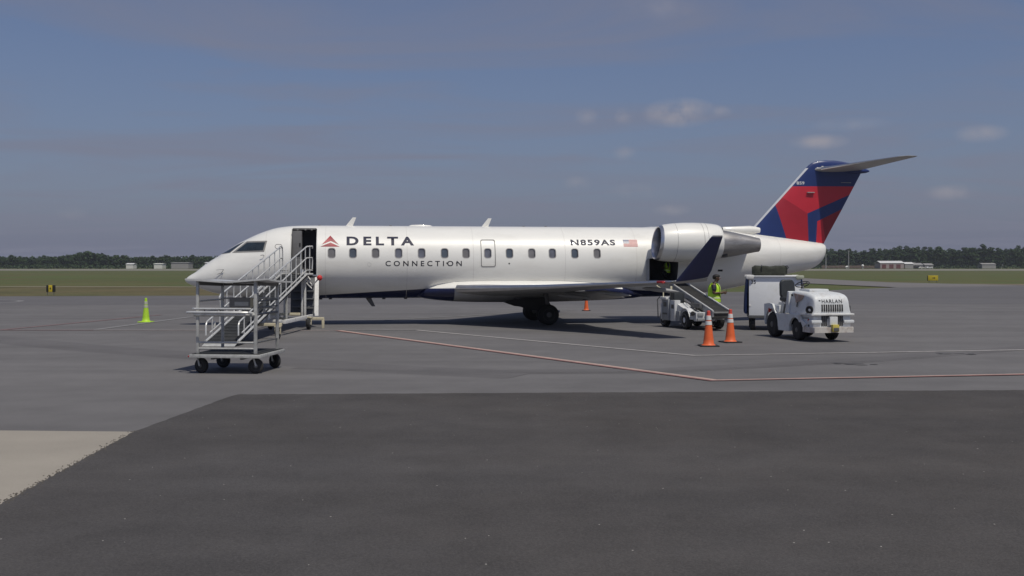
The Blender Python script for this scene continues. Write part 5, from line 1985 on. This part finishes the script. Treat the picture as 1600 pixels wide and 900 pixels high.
# the bag lying on its roof
b = MB()
secs = []
for k in range(13):
    u = k / 12
    x = -0.57 + 1.14 * u
    e = min(1.0, 0.72 + 1.6 * min(u, 1 - u) ** 0.6)
    sag = 0.012 * math.sin(u * 9) + 0.008 * math.sin(u * 21)
    secs.append([Vector((math.copysign(abs(math.cos(a)) ** 0.45, math.cos(a)) * 0.25 * e + 0.006 * math.sin(5 * a + k), x,
                         0.165 + math.copysign(abs(math.sin(a)) ** 0.5, math.sin(a)) * (0.165 * e) + (sag if math.sin(a) > 0 else 0))) for a in [2 * math.pi * i / 28 for i in range(28)]])
b.loft(secs)
BAG = b.build("duffel_bag", M["bag"], None, (8.60, 35.28, 1.815), (0, 0, math.atan2(-0.975, -0.19)), sharp=50)
tag(BAG, "dark olive duffel bag lying on the roof of the white baggage cart", "bag")
b = MB()
b.tube([(0.26, -0.28, 0.12), (0.275, -0.26, 0.30), (0.10, -0.25, 0.345), (-0.1, -0.25, 0.34)], 0.016, 6)
b.build("strap", M["black_plastic"], BAG)
b = MB()
b.tube([(0.20, 0.48, 0.30), (0.22, 0.56, 0.33), (0.24, 0.60, 0.27), (0.25, 0.55, 0.22)], 0.018, 6)
b.build("carry_handle", M["black_plastic"], BAG)

# ------------------------------------------------------------------ people
def skin_body(name, joints, bones, m, parent, sub=2):
    """one continuous surface grown over a skeleton; joints: name -> (x, y, z, rx, ry)"""
    names = list(joints)
    me = bpy.data.meshes.new(name)
    me.from_pydata([joints[n][:3] for n in names], [(names.index(a), names.index(b)) for a, b in bones], [])
    o = bpy.data.objects.new(name, me)
    COL.objects.link(o)
    sk = o.modifiers.new("skin", "SKIN")
    sk.use_smooth_shade = True
    if not me.skin_vertices:
        bm = bmesh.new()
        bm.from_mesh(me)
        bm.verts.layers.skin.verify()
        bm.to_mesh(me)
        bm.free()
    for i, n in enumerate(names):
        j = joints[n]
        me.skin_vertices[0].data[i].radius = (j[3], j[4] if len(j) > 4 else j[3])
        me.skin_vertices[0].data[i].use_root = i == 0
    sb = o.modifiers.new("smooth", "SUBSURF")
    sb.levels = sub
    sb.render_levels = sub
    d = bpy.context.evaluated_depsgraph_get()
    out = bpy.data.meshes.new_from_object(o.evaluated_get(d))
    bpy.data.objects.remove(o)
    for p in out.polygons:
        p.use_smooth = True
    out.materials.clear()
    out.materials.append(m)
    r = bpy.data.objects.new(name, out)
    COL.objects.link(r)
    r.parent = parent
    return r


def person(label, loc, rz_, crouch=False):
    """faces +x; local z up; left arm is +y"""
    t = thing("person", label, "person", loc, rz_)
    dz = -0.42 if crouch else 0.0
    J = {"pelvis": (0, 0, 0.94 + dz, 0.13, 0.15), "belly": (0.0, 0, 1.10 + dz, 0.125, 0.15), "chest": (0.0, 0, 1.30 + dz, 0.135, 0.17), "upper": (0.0, 0, 1.44 + dz, 0.10, 0.15),
         "neck0": (0.025, 0, 1.52 + dz, 0.055), "neck1": (0.05, 0, 1.58 + dz, 0.052), "jaw": (0.085, 0, 1.625 + dz, 0.062, 0.058), "head": (0.075, 0, 1.70 + dz, 0.092, 0.076), "crown": (0.06, 0, 1.765 + dz, 0.062, 0.058)}
    B = [("pelvis", "belly"), ("belly", "chest"), ("chest", "upper"), ("upper", "neck0"), ("neck0", "neck1"), ("neck1", "jaw"), ("jaw", "head"), ("head", "crown")]
    for s, q in ((1, "l"), (-1, "r")):
        if crouch:
            knee, ank = (0.36, s * 0.13, 0.50), (0.05, s * 0.12, 0.10)
        else:
            knee, ank = (0.03 if s > 0 else -0.02, s * 0.11, 0.50), (-0.03 if s > 0 else -0.05, s * 0.12, 0.09)
        J.update({q + "hip": (0.0, s * 0.095, 0.88 + dz, 0.10, 0.095), q + "thigh": ((knee[0]) * 0.5, s * 0.105, (0.86 + dz + knee[2]) / 2, 0.085), q + "knee": (*knee, 0.060), q + "calf": ((knee[0] + ank[0]) / 2 - 0.02, s * 0.115, 0.34 if not crouch else 0.30, 0.056), q + "ankle": (*ank, 0.042)})
        B += [("pelvis", q + "hip"), (q + "hip", q + "thigh"), (q + "thigh", q + "knee"), (q + "knee", q + "calf"), (q + "calf", q + "ankle")]
        el = (-0.01, s * 0.24, 1.16 + dz)
        wr = (0.185, s * 0.13, 1.175 + dz) if s < 0 else (0.17, s * 0.16, 1.14 + dz)
        J.update({q + "sh": (0.0, s * 0.185, 1.435 + dz, 0.066), q + "bi": (0.01, s * 0.225, 1.30 + dz, 0.052), q + "el": (*el, 0.042), q + "fa": ((el[0] + wr[0]) / 2, (el[1] + wr[1]) / 2, (el[2] + wr[2]) / 2 + 0.004, 0.041), q + "wr": (*wr, 0.026),
                  q + "palm": (wr[0] + 0.05, wr[1] - s * 0.012, wr[2] + 0.012, 0.036, 0.020), q + "knu": (wr[0] + 0.085, wr[1] - s * 0.02, wr[2] + 0.018, 0.036, 0.018)})
        B += [("upper", q + "sh"), (q + "sh", q + "bi"), (q + "bi", q + "el"), (q + "el", q + "fa"), (q + "fa", q + "wr"), (q + "wr", q + "palm"), (q + "palm", q + "knu")]
        kx, ky, kz = wr[0] + 0.085, wr[1] - s * 0.02, wr[2] + 0.018
        for f, (off, ln) in enumerate(((0.027, 0.066), (0.009, 0.074), (-0.009, 0.069), (-0.026, 0.054))):
            a, c, d_ = "%sf%da" % (q, f), "%sf%db" % (q, f), "%sf%dc" % (q, f)
            J.update({a: (kx + 0.02, ky, kz + off, 0.010), c: (kx + 0.02 + ln * 0.45, ky - s * 0.012, kz + off + 0.004, 0.009), d_: (kx + 0.02 + ln * 0.7, ky - s * 0.035, kz + off + 0.006, 0.0075)})
            B += [(q + "knu", a), (a, c), (c, d_)]
        J.update({q + "t1": (wr[0] + 0.055, wr[1] - s * 0.035, wr[2] + 0.045, 0.011), q + "t2": (wr[0] + 0.085, wr[1] - s * 0.055, wr[2] + 0.065, 0.009)})
        B += [(q + "palm", q + "t1"), (q + "t1", q + "t2")]
    body = skin_body("body", J, B, M["skin"], t)
    hz = 1.70 + dz
    # face
    for s in (-1, 1):
        b = MB()
        b.sphere((0.150, s * 0.032, hz - 0.005), 0.012, 8)
        b.build("eye", M["collar"], body)
        b = MB()
        b.sphere((0.06, s * 0.074, hz - 0.02), 0.022, 8, sc=(0.8, 0.4, 1.2))
        b.build("ear", M["skin"], body)
    b = MB()
    b.loft([[Vector((0.152, -0.010, hz + 0.005)), Vector((0.152, 0.010, hz + 0.005)), Vector((0.158, 0, hz + 0.005))], [Vector((0.150, -0.018, hz - 0.045)), Vector((0.150, 0.018, hz - 0.045)), Vector((0.180, 0, hz - 0.042))]])
    b.build("nose", M["skin"], body)
    b = MB()
    b.sphere((0.140, 0, hz - 0.075), 0.022, 8, sc=(0.5, 1.1, 0.35))
    b.build("mouth", M["red_dark"], body)
    # hair
    b = MB()
    b.sphere((0.050, 0, hz + 0.028), 0.098, 16, sc=(1.04, 0.86, 0.82))
    b.sphere((0.015, 0, hz - 0.005), 0.075, 12, sc=(0.9, 0.98, 1.0))
    b.build("hair", M["hair"], t)
    # trousers: the legs again, a little larger
    JT = {k: (*J[k][:3], *(r * 1.16 for r in J[k][3:])) for k in J if k == "pelvis" or k[1:] in ("hip", "thigh", "knee", "calf", "ankle")}
    JT["waist"] = (0, 0, 1.02 + dz, 0.145, 0.165)
    BT = [b_ for b_ in B if b_[0] in JT and b_[1] in JT] + [("pelvis", "waist")]
    skin_body("trousers", JT, BT, M["trousers"], t)
    for s in (1, -1):
        q = "l" if s > 0 else "r"
        a = J[q + "ankle"]
        b = MB()
        b.loft([[Vector((a[0] + x, a[1] + w * math.cos(k), max(0.0, h * (0.5 + 0.5 * math.sin(k))))) for k in [2 * math.pi * i / 12 for i in range(12)]] for x, w, h in ((-0.085, 0.02, 0.06), (-0.07, 0.04, 0.10), (0.0, 0.045, 0.115), (0.08, 0.046, 0.08), (0.16, 0.042, 0.055), (0.19, 0.02, 0.04))])
        b.build("shoe", M["black_plastic"], t)
        # short sleeves
        JS = {"a": (J[q + "sh"][0], J[q + "sh"][1] * 0.85, J[q + "sh"][2] + 0.01, 0.082), "b": (*J[q + "bi"][:3], 0.070), "c": (J[q + "bi"][0], J[q + "bi"][1] + s * 0.012, J[q + "bi"][2] - 0.07, 0.064)}
        skin_body("sleeve", JS, [("a", "b"), ("b", "c")], M["shirt"], t, 1)
    # vest: open-armed shell with a hem, reflective tapes on top
    def ring(z, rx, ry, n=32, x0=0.0):
        return [Vector((x0 + rx * math.copysign(abs(math.cos(a)) ** 0.85, math.cos(a)), ry * math.copysign(abs(math.sin(a)) ** 0.85, math.sin(a)), z + dz)) for a in [2 * math.pi * i / n for i in range(n)]]
    sec = [(0.86, 0.178, 0.205), (0.95, 0.180, 0.205), (1.05, 0.172, 0.20), (1.18, 0.165, 0.20), (1.30, 0.168, 0.205), (1.40, 0.150, 0.20), (1.47, 0.115, 0.165), (1.515, 0.075, 0.10)]
    b = MB()
    b.loft([ring(*s_) for s_ in sec], caps=False)
    b.loft([ring(z, rx - 0.012, ry - 0.012) for z, rx, ry in sec], caps=False)
    vest = b.build("vest", M["vest"], t, sharp=60)
    b = MB()
    b.loft([ring(z, rx, ry) for z, rx, ry in ((0.975, 0.185, 0.21), (1.035, 0.180, 0.207))], caps=False)
    b.build("reflective_tape", M["vest_stripe"], vest)
    for s in (1, -1):
        b = MB()
        pts_f = [(0.176, 0.10, 1.04), (0.172, 0.105, 1.18), (0.174, 0.11, 1.30), (0.150, 0.115, 1.42), (0.09, 0.11, 1.495), (0.0, 0.11, 1.525), (-0.09, 0.11, 1.495), (-0.150, 0.115, 1.42), (-0.174, 0.11, 1.30), (-0.172, 0.105, 1.18), (-0.176, 0.10, 1.04)]
        b.loft([[Vector((x * 1.03, s * (y - 0.03), z + dz + 0.004)), Vector((x * 1.0, s * (y + 0.035), z + dz + 0.004))] for x, y, z in pts_f], caps=False, closed=False)
        b.build("reflective_tape", M["vest_stripe"], vest)
    b = MB()
    b.loft([ring(1.485, 0.085, 0.095, 20, 0.02), ring(1.545, 0.068, 0.072, 20, 0.03)], caps=False)
    b.build("collar", M["shirt"], t)
    return t, J


PERS, PJ = person("person in lime safety vest looking down at a phone beside the belt loader", (7.06, 36.85, 0), R(-14))
PERS.scale = (1.28, 1.22, 1.025)
b = MB()
b.box((0, 0, 0), (0.012, 0.075, 0.15), bev=0.005)
w = PJ["rwr"]
c_, s_ = math.cos(R(-14)), math.sin(R(-14))
px_, py_ = w[0] + 0.125, -0.06
px_, py_ = px_ * 1.28, py_ * 1.22
PH = b.build("phone", M["black_plastic"], None, (7.06 + px_ * c_ - py_ * s_, 36.85 + px_ * s_ + py_ * c_, w[2] * 1.025 + 0.055), (0, R(28), R(-14)))
tag(PH, "black phone held in the hand of the person by the loader", "phone")
b = MB()
b.box((-0.007, 0, 0), (0.001, 0.066, 0.135))
b.build("screen", M["cockpit_glass"], PH)
# the second worker, crouched inside the hold
hp = Matrix.Rotation(R(8.5), 4, "Z") @ Vector((17.78, -0.62, 0)) + Vector((-11.777, 38.103, 0))
person("person in lime safety vest crouching inside the dark cargo hold", (hp.x, hp.y, 1.60), R(190), crouch=True)[0].scale = (0.62, 0.62, 0.62)

# ------------------------------------------------------------------ airfield signs
SG = thing("taxiway_sign", "low airfield sign with yellow middle panel between black ones on the left grass verge", "sign", (-33.9, 77.6, -0.035), R(-6))
for x, w, m in ((-0.235, 0.17, "sign_black"), (0.0, 0.29, "sign_yellow"), (0.25, 0.20, "sign_black")):
    b = MB()
    b.box((x, 0, 0.50), (w, 0.10, 0.50), bev=0.012)
    p_ = b.build("sign_panel", M[m], SG)
    if m == "sign_yellow":
        b = MB()
        b.prism([(-0.02, 0.42), (0.03, 0.42), (0.03, 0.50), (0.07, 0.50), (0.0, 0.60), (-0.07, 0.50), (-0.02, 0.50)], -0.056, -0.050, lambda u, v, d: Vector((u, d, v)))
        b.build("arrow", M["sign_black"], p_)
for x in (-0.25, 0.25):
    b = MB()
    b.tube([(x, 0, 0), (x, 0, 0.27)], 0.025, 8)
    b.build("leg", M["gear_dark"], SG)
SG = thing("taxiway_sign", "yellow airfield sign standing in the grass right of the jet", "sign", (54.0, 135.5, -0.06), R(-18))
b = MB()
b.box((0, 0, 0.62), (1.25, 0.12, 0.66), bev=0.015)
p_ = b.build("sign_panel", M["sign_yellow"], SG)
b = MB()
b.box((-0.62, 0, 0.60), (0.10, 0.13, 0.66), bev=0.012)
b.build("side_panel", M["sign_black"], SG)
b = MB()
b.prism([(-0.08, 0.58), (0.14, 0.58), (0.14, 0.50), (0.30, 0.62), (0.14, 0.74), (0.14, 0.66), (-0.08, 0.66)], -0.066, -0.060, lambda u, v, d: Vector((u, d, v)))
b.build("arrow", M["sign_black"], p_)
for x in (-0.45, 0.45):
    b = MB()
    b.tube([(x, 0, 0), (x, 0, 0.32)], 0.03, 8)
    b.build("leg", M["gear_dark"], SG)

# ------------------------------------------------------------------ far buildings
def far_pos(px, d):
    return (px - 800) / 1650 * d


def shed(name, label, cat, x, y, w, dp, h, rise, wall_m, roof_m, rz_=0.0, doors=(), door_m="red_door", over=0.3):
    t = thing(name, label, cat, (x, y, 0), rz_)
    b = MB()
    b.box((0, 0, h / 2), (w, dp, h))
    b.build("wall", M[wall_m], t)
    b = MB()
    pr = [(-dp / 2 - over, h), (0, h + rise), (dp / 2 + over, h), (dp / 2 + over, h + 0.18), (0, h + rise + 0.18), (-dp / 2 - over, h + 0.18)]
    b.prism(pr, -w / 2 - over, w / 2 + over, lambda u, v, d: Vector((d, u, v)))
    b.build("roof", M[roof_m], t)
    for x0, x1, z1 in doors:
        b = MB()
        b.box(((x0 + x1) / 2, -dp / 2 - 0.04, z1 / 2), (x1 - x0, 0.10, z1))
        d_ = b.build("door", M[door_m], t)
        b = MB()
        b.box(((x0 + x1) / 2, -dp / 2 - 0.06, z1 + 0.10), (x1 - x0 + 0.3, 0.12, 0.2))
        b.build("lintel", M[wall_m], d_)
    return t


DY = 760
k_ = DY / 1650
shed("hangar", "low pinkish hangar with white metal roof and three dark red doors, right of the jet", "hangar", far_pos(1394, DY), DY + 6, 37 * k_, 12, 3.9, 1.5, "pink_wall", "roof_white",
     doors=((-16 * k_, -9.5 * k_, 3.0), (-4.5 * k_, 2 * k_, 3.0), (6.5 * k_, 13 * k_, 3.0)))
shed("shed", "white roofed grey shed adjoining the right end of the pinkish hangar", "shed", far_pos(1419, DY + 6), DY + 8, 13 * k_, 8, 3.3, 1.2, "steel_wall", "roof_white")
shed("shed", "low grey shed with a dark open bay, beyond the hangar among parked cars", "shed", far_pos(1440, DY), DY + 14, 20 * k_, 9, 2.6, 1.3, "steel_wall", "steel_wall", doors=((-3.5, 3.2, 1.9),), door_m="dark")
shed("shed", "flat beige block between the dark sheds right of the hangar", "shed", far_pos(1446, DY), DY + 28, 9 * k_, 8, 4.0, 0.3, "white_wall", "steel_wall")
shed("shed", "small grey shed at the right end of the row beside the hangar", "shed", far_pos(1462, DY), DY + 16, 13 * k_, 8, 2.5, 1.1, "steel_wall", "steel_wall", doors=((-1.5, 1.6, 1.7),), door_m="dark")
shed("shed", "long low grey shed among the trees near the right edge of the photo", "shed", far_pos(1565, DY), DY + 24, 22 * k_, 8, 3.0, 0.9, "steel_wall", "steel_wall")
shed("shed", "long pale roofed shed at the very right edge under the pines", "shed", far_pos(1590, DY), DY + 40, 26 * k_, 8, 2.4, 0.9, "white_wall", "steel_wall")
DL = 730
k_ = DL / 1650
shed("hangar", "plain grey flat roofed hangar before the left treeline, widest block there", "hangar", far_pos(281, DL), DL + 5, 27 * k_, 10, 4.0, 0.25, "steel_wall", "steel_wall")
shed("shed", "small white shed midway along the left treeline, between two dark bushes", "shed", far_pos(247, DL), DL + 4, 13 * k_, 8, 3.2, 0.4, "white_wall", "white_wall")
shed("shed", "white shed with a raised yellowish roof piece, leftmost along the left treeline", "shed", far_pos(202, DL), DL + 4, 11 * k_, 7, 3.0, 0.7, "white_wall", "roof_white")
shed("shed", "white roofed shed showing just above the nose of the jet", "shed", far_pos(328, DL), DL + 4, 16 * k_, 8, 4.0, 0.4, "white_wall", "roof_white")
for px, h, lab in ((1290.5, 9.4, "taller pale pole just right of the jet's tail"), (1326, 12.0, "pale pole midway between the jet's tail and the hangar")):
    t = thing("light_pole", lab, "pole", (far_pos(px, 722), 722, 0))
    b = MB()
    b.lathe([(0, 0.34), (h, 0.20)], n=10)
    b.build("shaft", M["pole"], t)
    b = MB()
    b.box((0, 0, h + 0.1), (1.2, 0.3, 0.25), bev=0.05)
    b.build("lamp_head", M["pole"], t)
t = thing("radar_dome", "small white dome on a stub mast left of the hangar", "dome", (far_pos(1348, 730), 730, 0))
b = MB()
b.sphere((0, 0, 2.0), 0.95, 14)
b.build("dome", M["roof_white"], t)
b = MB()
b.lathe([(0, 0.5), (1.2, 0.4)], n=10)
b.build("mast", M["pole"], t)
t = thing("tank", "low white tank beside the pale pole", "tank", (far_pos(1323, 730), 730, 0))
b = MB()
b.lathe([(-1.0, 0.2), (-0.8, 0.6), (0.8, 0.6), (1.0, 0.2)], (1, 0, 0.2), (0, 0, 1.3), 14)
b.build("shell", M["roof_white"], t)
b = MB()
b.box((0, 0, 0.45), (1.0, 0.8, 0.9))
b.build("cradle", M["pole"], t)


def far_car(label, px, d, m):
    t = thing("parked_car", label, "car", (far_pos(px, d), d, 0), R(4))
    b = MB()
    b.prism([(-2.1, 0.35), (-2.15, 0.85), (-1.5, 0.95), (-0.9, 1.45), (0.7, 1.45), (1.3, 0.95), (2.1, 0.80), (2.15, 0.35)], -0.85, 0.85, lambda u, v, q: Vector((u, q, v)))
    bd = b.build("body", M[m], t)
    b = MB()
    b.prism([(-1.3, 0.97), (-0.85, 1.38), (0.65, 1.38), (1.12, 0.97)], -0.87, -0.855, lambda u, v, q: Vector((u, q, v)))
    b.build("window", M["cockpit_glass"], bd)
    for x in (-1.35, 1.35):
        for s in (-0.75, 0.75):
            b = MB()
            wheel(b, (x, s, 0.33), 0.33, 0.22, n=16)
            b.build("wheel", M["tyre"], t)


far_car("white car parked in front of the grey shed right of the hangar", 1440, 738, "white_wall")
far_car("pale car parked right of the white car beside the far sheds", 1452, 742, "panel_white")

# ------------------------------------------------------------------ trees
def leaf_cloud(name, blobs, count, size, m, seed):
    """leaf clumps as small bent quads spread through ellipsoids (x, y, z, rx, ry, rz)"""
    q = random.Random(seed)
    V, F = [], []
    tot = sum(b_[3] * b_[5] for b_ in blobs)
    for (x, y, z, rx, ry, rzz) in blobs:
        for _ in range(max(6, int(count * rx * rzz / tot))):
            while True:
                d = Vector((q.uniform(-1, 1), q.uniform(-1, 1), q.uniform(-1, 1)))
                if 0.25 < d.length < 1:
                    break
            p = Vector((x + d.x * rx, y + d.y * ry, z + d.z * rzz))
            s = size * q.uniform(0.55, 1.3)
            e = Euler((q.uniform(-1.1, 1.1), q.uniform(-1.1, 1.1), q.uniform(0, 6.28))).to_matrix()
            i = len(V)
            V += [p + e @ Vector(c) * s for c in ((-0.5, -0.35, 0), (0.1, -0.5, 0.12), (0.55, 0.0, 0), (0.2, 0.45, 0.14), (-0.4, 0.4, 0))]
            F.append([i, i + 1, i + 2, i + 3, i + 4])
    me = bpy.data.meshes.new(name)
    me.from_pydata(V, [], F)
    me.materials.append(m)
    return me


def trunk_mesh(h, r, limbs, seed):
    q = random.Random(seed)
    b = MB()
    b.tube([(0, 0, 0), (q.uniform(-.2, .2), q.uniform(-.2, .2), h * 0.5), (q.uniform(-.3, .3), q.uniform(-.3, .3), h)], [r, r * 0.75, r * 0.3], 7)
    for k in range(limbs):
        z = h * q.uniform(0.45, 0.9)
        a = q.uniform(0, 6.28)
        ln = q.uniform(1.2, 2.6)
        b.tube([(0, 0, z), (math.cos(a) * ln, math.sin(a) * ln, z + ln * 0.45)], [r * 0.3, r * 0.1], 5)
    return b.mesh("trunk", M["bark"])


KINDS = {}
for kind, mk, base_seed in (("broadleaf", "leaf_left", 10), ("pine", "leaf_right", 40)):
    lst = []
    for v in range(6):
        q = random.Random(base_seed + v)
        bl = []
        if kind == "broadleaf":
            bl.append((0, 0, 6.0, 3.3, 3.0, 3.4))
            for _ in range(9):
                a = q.uniform(0, 6.28)
                bl.append((math.cos(a) * q.uniform(1.2, 3.0), math.sin(a) * 2.2, q.uniform(2.4, 8.6), q.uniform(1.3, 2.1), 1.6, q.uniform(1.0, 1.8)))
            bl.append((q.uniform(-1, 1), 0, 9.1, 1.5, 1.4, 1.0))
            tm = trunk_mesh(8.0, 0.30, 5, v)
        else:
            for k in range(12):
                a = q.uniform(0, 6.28)
                z = q.uniform(4.5, 13.0)
                rr = 2.6 * (1 - (z - 4.5) / 14)
                bl.append((math.cos(a) * rr * 0.8, math.sin(a) * rr * 0.8, z, q.uniform(1.2, 1.9), 1.5, q.uniform(0.8, 1.4)))
            bl.append((q.uniform(-.4, .4), 0, 14.0, 1.5, 1.4, 1.1))
            bl.append((0, 0, 9.0, 1.6, 1.6, 4.0))
            bl.append((0, 0, 3.0, 2.0, 1.6, 1.8))
            tm = trunk_mesh(13.0, 0.26, 6, v)
        lst.append((leaf_cloud("crown", bl, 1300, 0.72, M[mk], base_seed * 3 + v), tm))
    KINDS[kind] = lst


def tree(name, label, x, y, kind, v, sc, group, rot=0.0, wide=1.0):
    t = thing(name, label, "tree", (x, y, 0), rot, group)
    cm, tm = KINDS[kind][v]
    c = bpy.data.objects.new("crown", cm)
    COL.objects.link(c)
    c.parent = t
    u = bpy.data.objects.new("trunk", tm)
    COL.objects.link(u)
    u.parent = t
    t.scale = (sc * wide, sc * wide, sc)
    return t


q = random.Random(99)
LG = "broadleaf trees of the left treeline"
RG = "pines of the right treeline"
# heights of the left skyline read along the photo
def left_h(px):
    pts = [(-120, 11.0), (0, 9.6), (40, 9.2), (80, 9.0), (100, 9.6), (120, 10.8), (140, 12.3), (158, 11.6), (175, 9.2), (230, 9.0), (300, 9.6), (420, 9.8)]
    for (a, b_), (c, d) in zip(pts, pts[1:]):
        if px <= c:
            return b_ + (d - b_) * (px - a) / (c - a)
    return 9.5


px = -110.0
while px < 430:
    for row in range(2):
        d = 770 + row * 26 + q.uniform(-6, 6)
        p = px + row * 7 + q.uniform(-3, 3)
        h = left_h(p) * q.uniform(0.74, 1.05) * (d / 745)
        if abs(p - 141) < 9 and row == 0:
            continue
        tree("broadleaf_tree", "dark green broadleaf tree in the far treeline left of the jet", far_pos(p, d), d, "broadleaf", q.randrange(6), h / 10.1, LG, q.uniform(0, 6.28), q.uniform(0.95, 1.25))
    px += 13.0
tree("broadleaf_tree", "tallest rounded tree crown standing out of the left treeline", far_pos(141, 768), 768, "broadleaf", 2, 1.26, None, 0.4, 1.5)


def right_h(px):
    pts = [(1240, 15.0), (1285, 15.2), (1320, 15.0), (1340, 13.6), (1365, 14.8), (1410, 16.4), (1470, 16.0), (1500, 15.0), (1535, 17.2), (1560, 15.2), (1600, 17.6), (1700, 17)]
    for (a, b_), (c, d) in zip(pts, pts[1:]):
        if px <= c:
            return b_ + (d - b_) * (px - a) / (c - a)
    return 16


px = 1225.0
while px < 1710:
    for row in range(3):
        d = 800 + row * 22 + q.uniform(-7, 7)
        p = px + row * 4 + q.uniform(-3, 3)
        h = right_h(p) * q.uniform(0.80, 1.04) * (d / 800)
        tree("pine_tree", "dark green pine in the far treeline right of the jet", far_pos(p, d), d, "pine", q.randrange(6), h / 15.1, RG, q.uniform(0, 6.28), q.uniform(0.95, 1.35))
    px += 11.5
tree("pine_tree", "tallest pine poking above the treeline near the right side", far_pos(1536, 796), 796, "pine", 1, 1.22, None, 1.0, 1.1)

# the wood behind the first rows reads as one mass
bl = []
for px in range(-400, 1180, 9):
    d = 850 + q.uniform(-10, 20)
    h = left_h(px) * d / 745 * 0.93
    bl.append((far_pos(px, d), d, h * 0.48, 4.4, 4, h * 0.5))
m1 = leaf_cloud("left_wood", bl, 34000, 1.5, M["leaf_left"], 5)
bl = []
for px in range(1180, 2000, 9):
    d = 890 + q.uniform(-10, 20)
    h = right_h(px) * d / 800 * 0.90
    bl.append((far_pos(px, d), d, h * 0.48, 4.6, 4, h * 0.5))
m2 = leaf_cloud("right_wood", bl, 24000, 1.6, M["leaf_right"], 6)
for m_, lab in ((m1, "dense wood massed behind the left treeline"), (m2, "dense pine wood massed behind the right treeline")):
    o = bpy.data.objects.new("wood", m_)
    COL.objects.link(o)
    tag(o, lab, "wood", None, "stuff")
# scrub along the foot of the trees
bl = []
for px in range(-150, 440, 5):
    d = 752 + q.uniform(-4, 8)
    bl.append((far_pos(px, d), d, 1.3, 1.9, 1.5, q.uniform(1.0, 2.0)))
for px in range(1230, 1700, 5):
    d = 786 + q.uniform(-4, 6)
    bl.append((far_pos(px, d), d, 1.0, 2.0, 1.5, q.uniform(0.8, 1.7)))
o = bpy.data.objects.new("undergrowth", leaf_cloud("undergrowth", bl, 7000, 0.9, M["leaf_left"], 8))
COL.objects.link(o)
tag(o, "dark scrub along the foot of the far treelines", "undergrowth", None, "stuff")

# brown board fence left of the hangar
FEN = thing("board_fence", "low brown board fence between the tail of the jet and the pinkish hangar", "fence", (far_pos(1284, 748), 748, 0))
for k in range(13):
    x = k * 3.1
    if k < 12:
        b = MB()
        b.box((x + 1.55, 0, 1.15), (2.9, 0.10, 1.9 if k % 4 else 2.3), bev=0.02)
        b.build("fence_panel", M["brown_board"], FEN)
    b = MB()
    b.box((x, -0.02, 1.2), (0.16, 0.16, 2.4), bev=0.02)
    b.build("post", M["brown_board"], FEN)

# ------------------------------------------------------------------ summer haze
hz = MB()
hz.box((0, 1150, 11.4), (6000, 4000, 25.4))
HZ = hz.build("haze", [], None, sharp=None)
hm = bpy.data.materials.new("haze_air")
hm.use_nodes = True
hn = hm.node_tree.nodes
hn.remove(hn["Principled BSDF"])
pv = hn.new("ShaderNodeVolumePrincipled")
pv.inputs["Color"].default_value = (0.86, 0.90, 1.0, 1)
pv.inputs["Density"].default_value = 0.00013
pv.inputs["Anisotropy"].default_value = 0.1
hm.node_tree.links.new(pv.outputs[0], hn["Material Output"].inputs["Volume"])
HZ.data.materials.append(hm)
HZ["kind"] = "stuff"
HZ["label"] = "thin pale summer haze over the airfield"

# crumbs of asphalt broken off along the edge of the new paving
q = random.Random(21)
V, F = [], []
for k in range(900):
    y = 4.5 + 9.2 * q.random() ** 1.4
    xe = -4.3 - 0.3 * (y - 5) / 4.5 if y < 9.5 else -4.6 - 0.28 * (y - 9.5) / 4.14
    x = xe + q.gauss(-0.005, 0.035)
    r = q.uniform(0.003, 0.012)
    i = len(V)
    z0 = 0.008
    for a in range(4):
        V.append((x + r * math.cos(a * 1.57 + k) * q.uniform(.7, 1.3), y + r * math.sin(a * 1.57 + k) * q.uniform(.7, 1.3), z0))
    V.append((x, y, z0 + r * q.uniform(0.5, 0.9)))
    F += [[i, i + 1, i + 4], [i + 1, i + 2, i + 4], [i + 2, i + 3, i + 4], [i + 3, i, i + 4]]
me = bpy.data.meshes.new("asphalt_crumbs")
me.from_pydata(V, [], F)
me.materials.append(M["crumb"])
o = bpy.data.objects.new("asphalt_crumbs", me)
COL.objects.link(o)
tag(o, "loose crumbs along the ragged edge of the dark paving", "crumbs", None, "stuff")
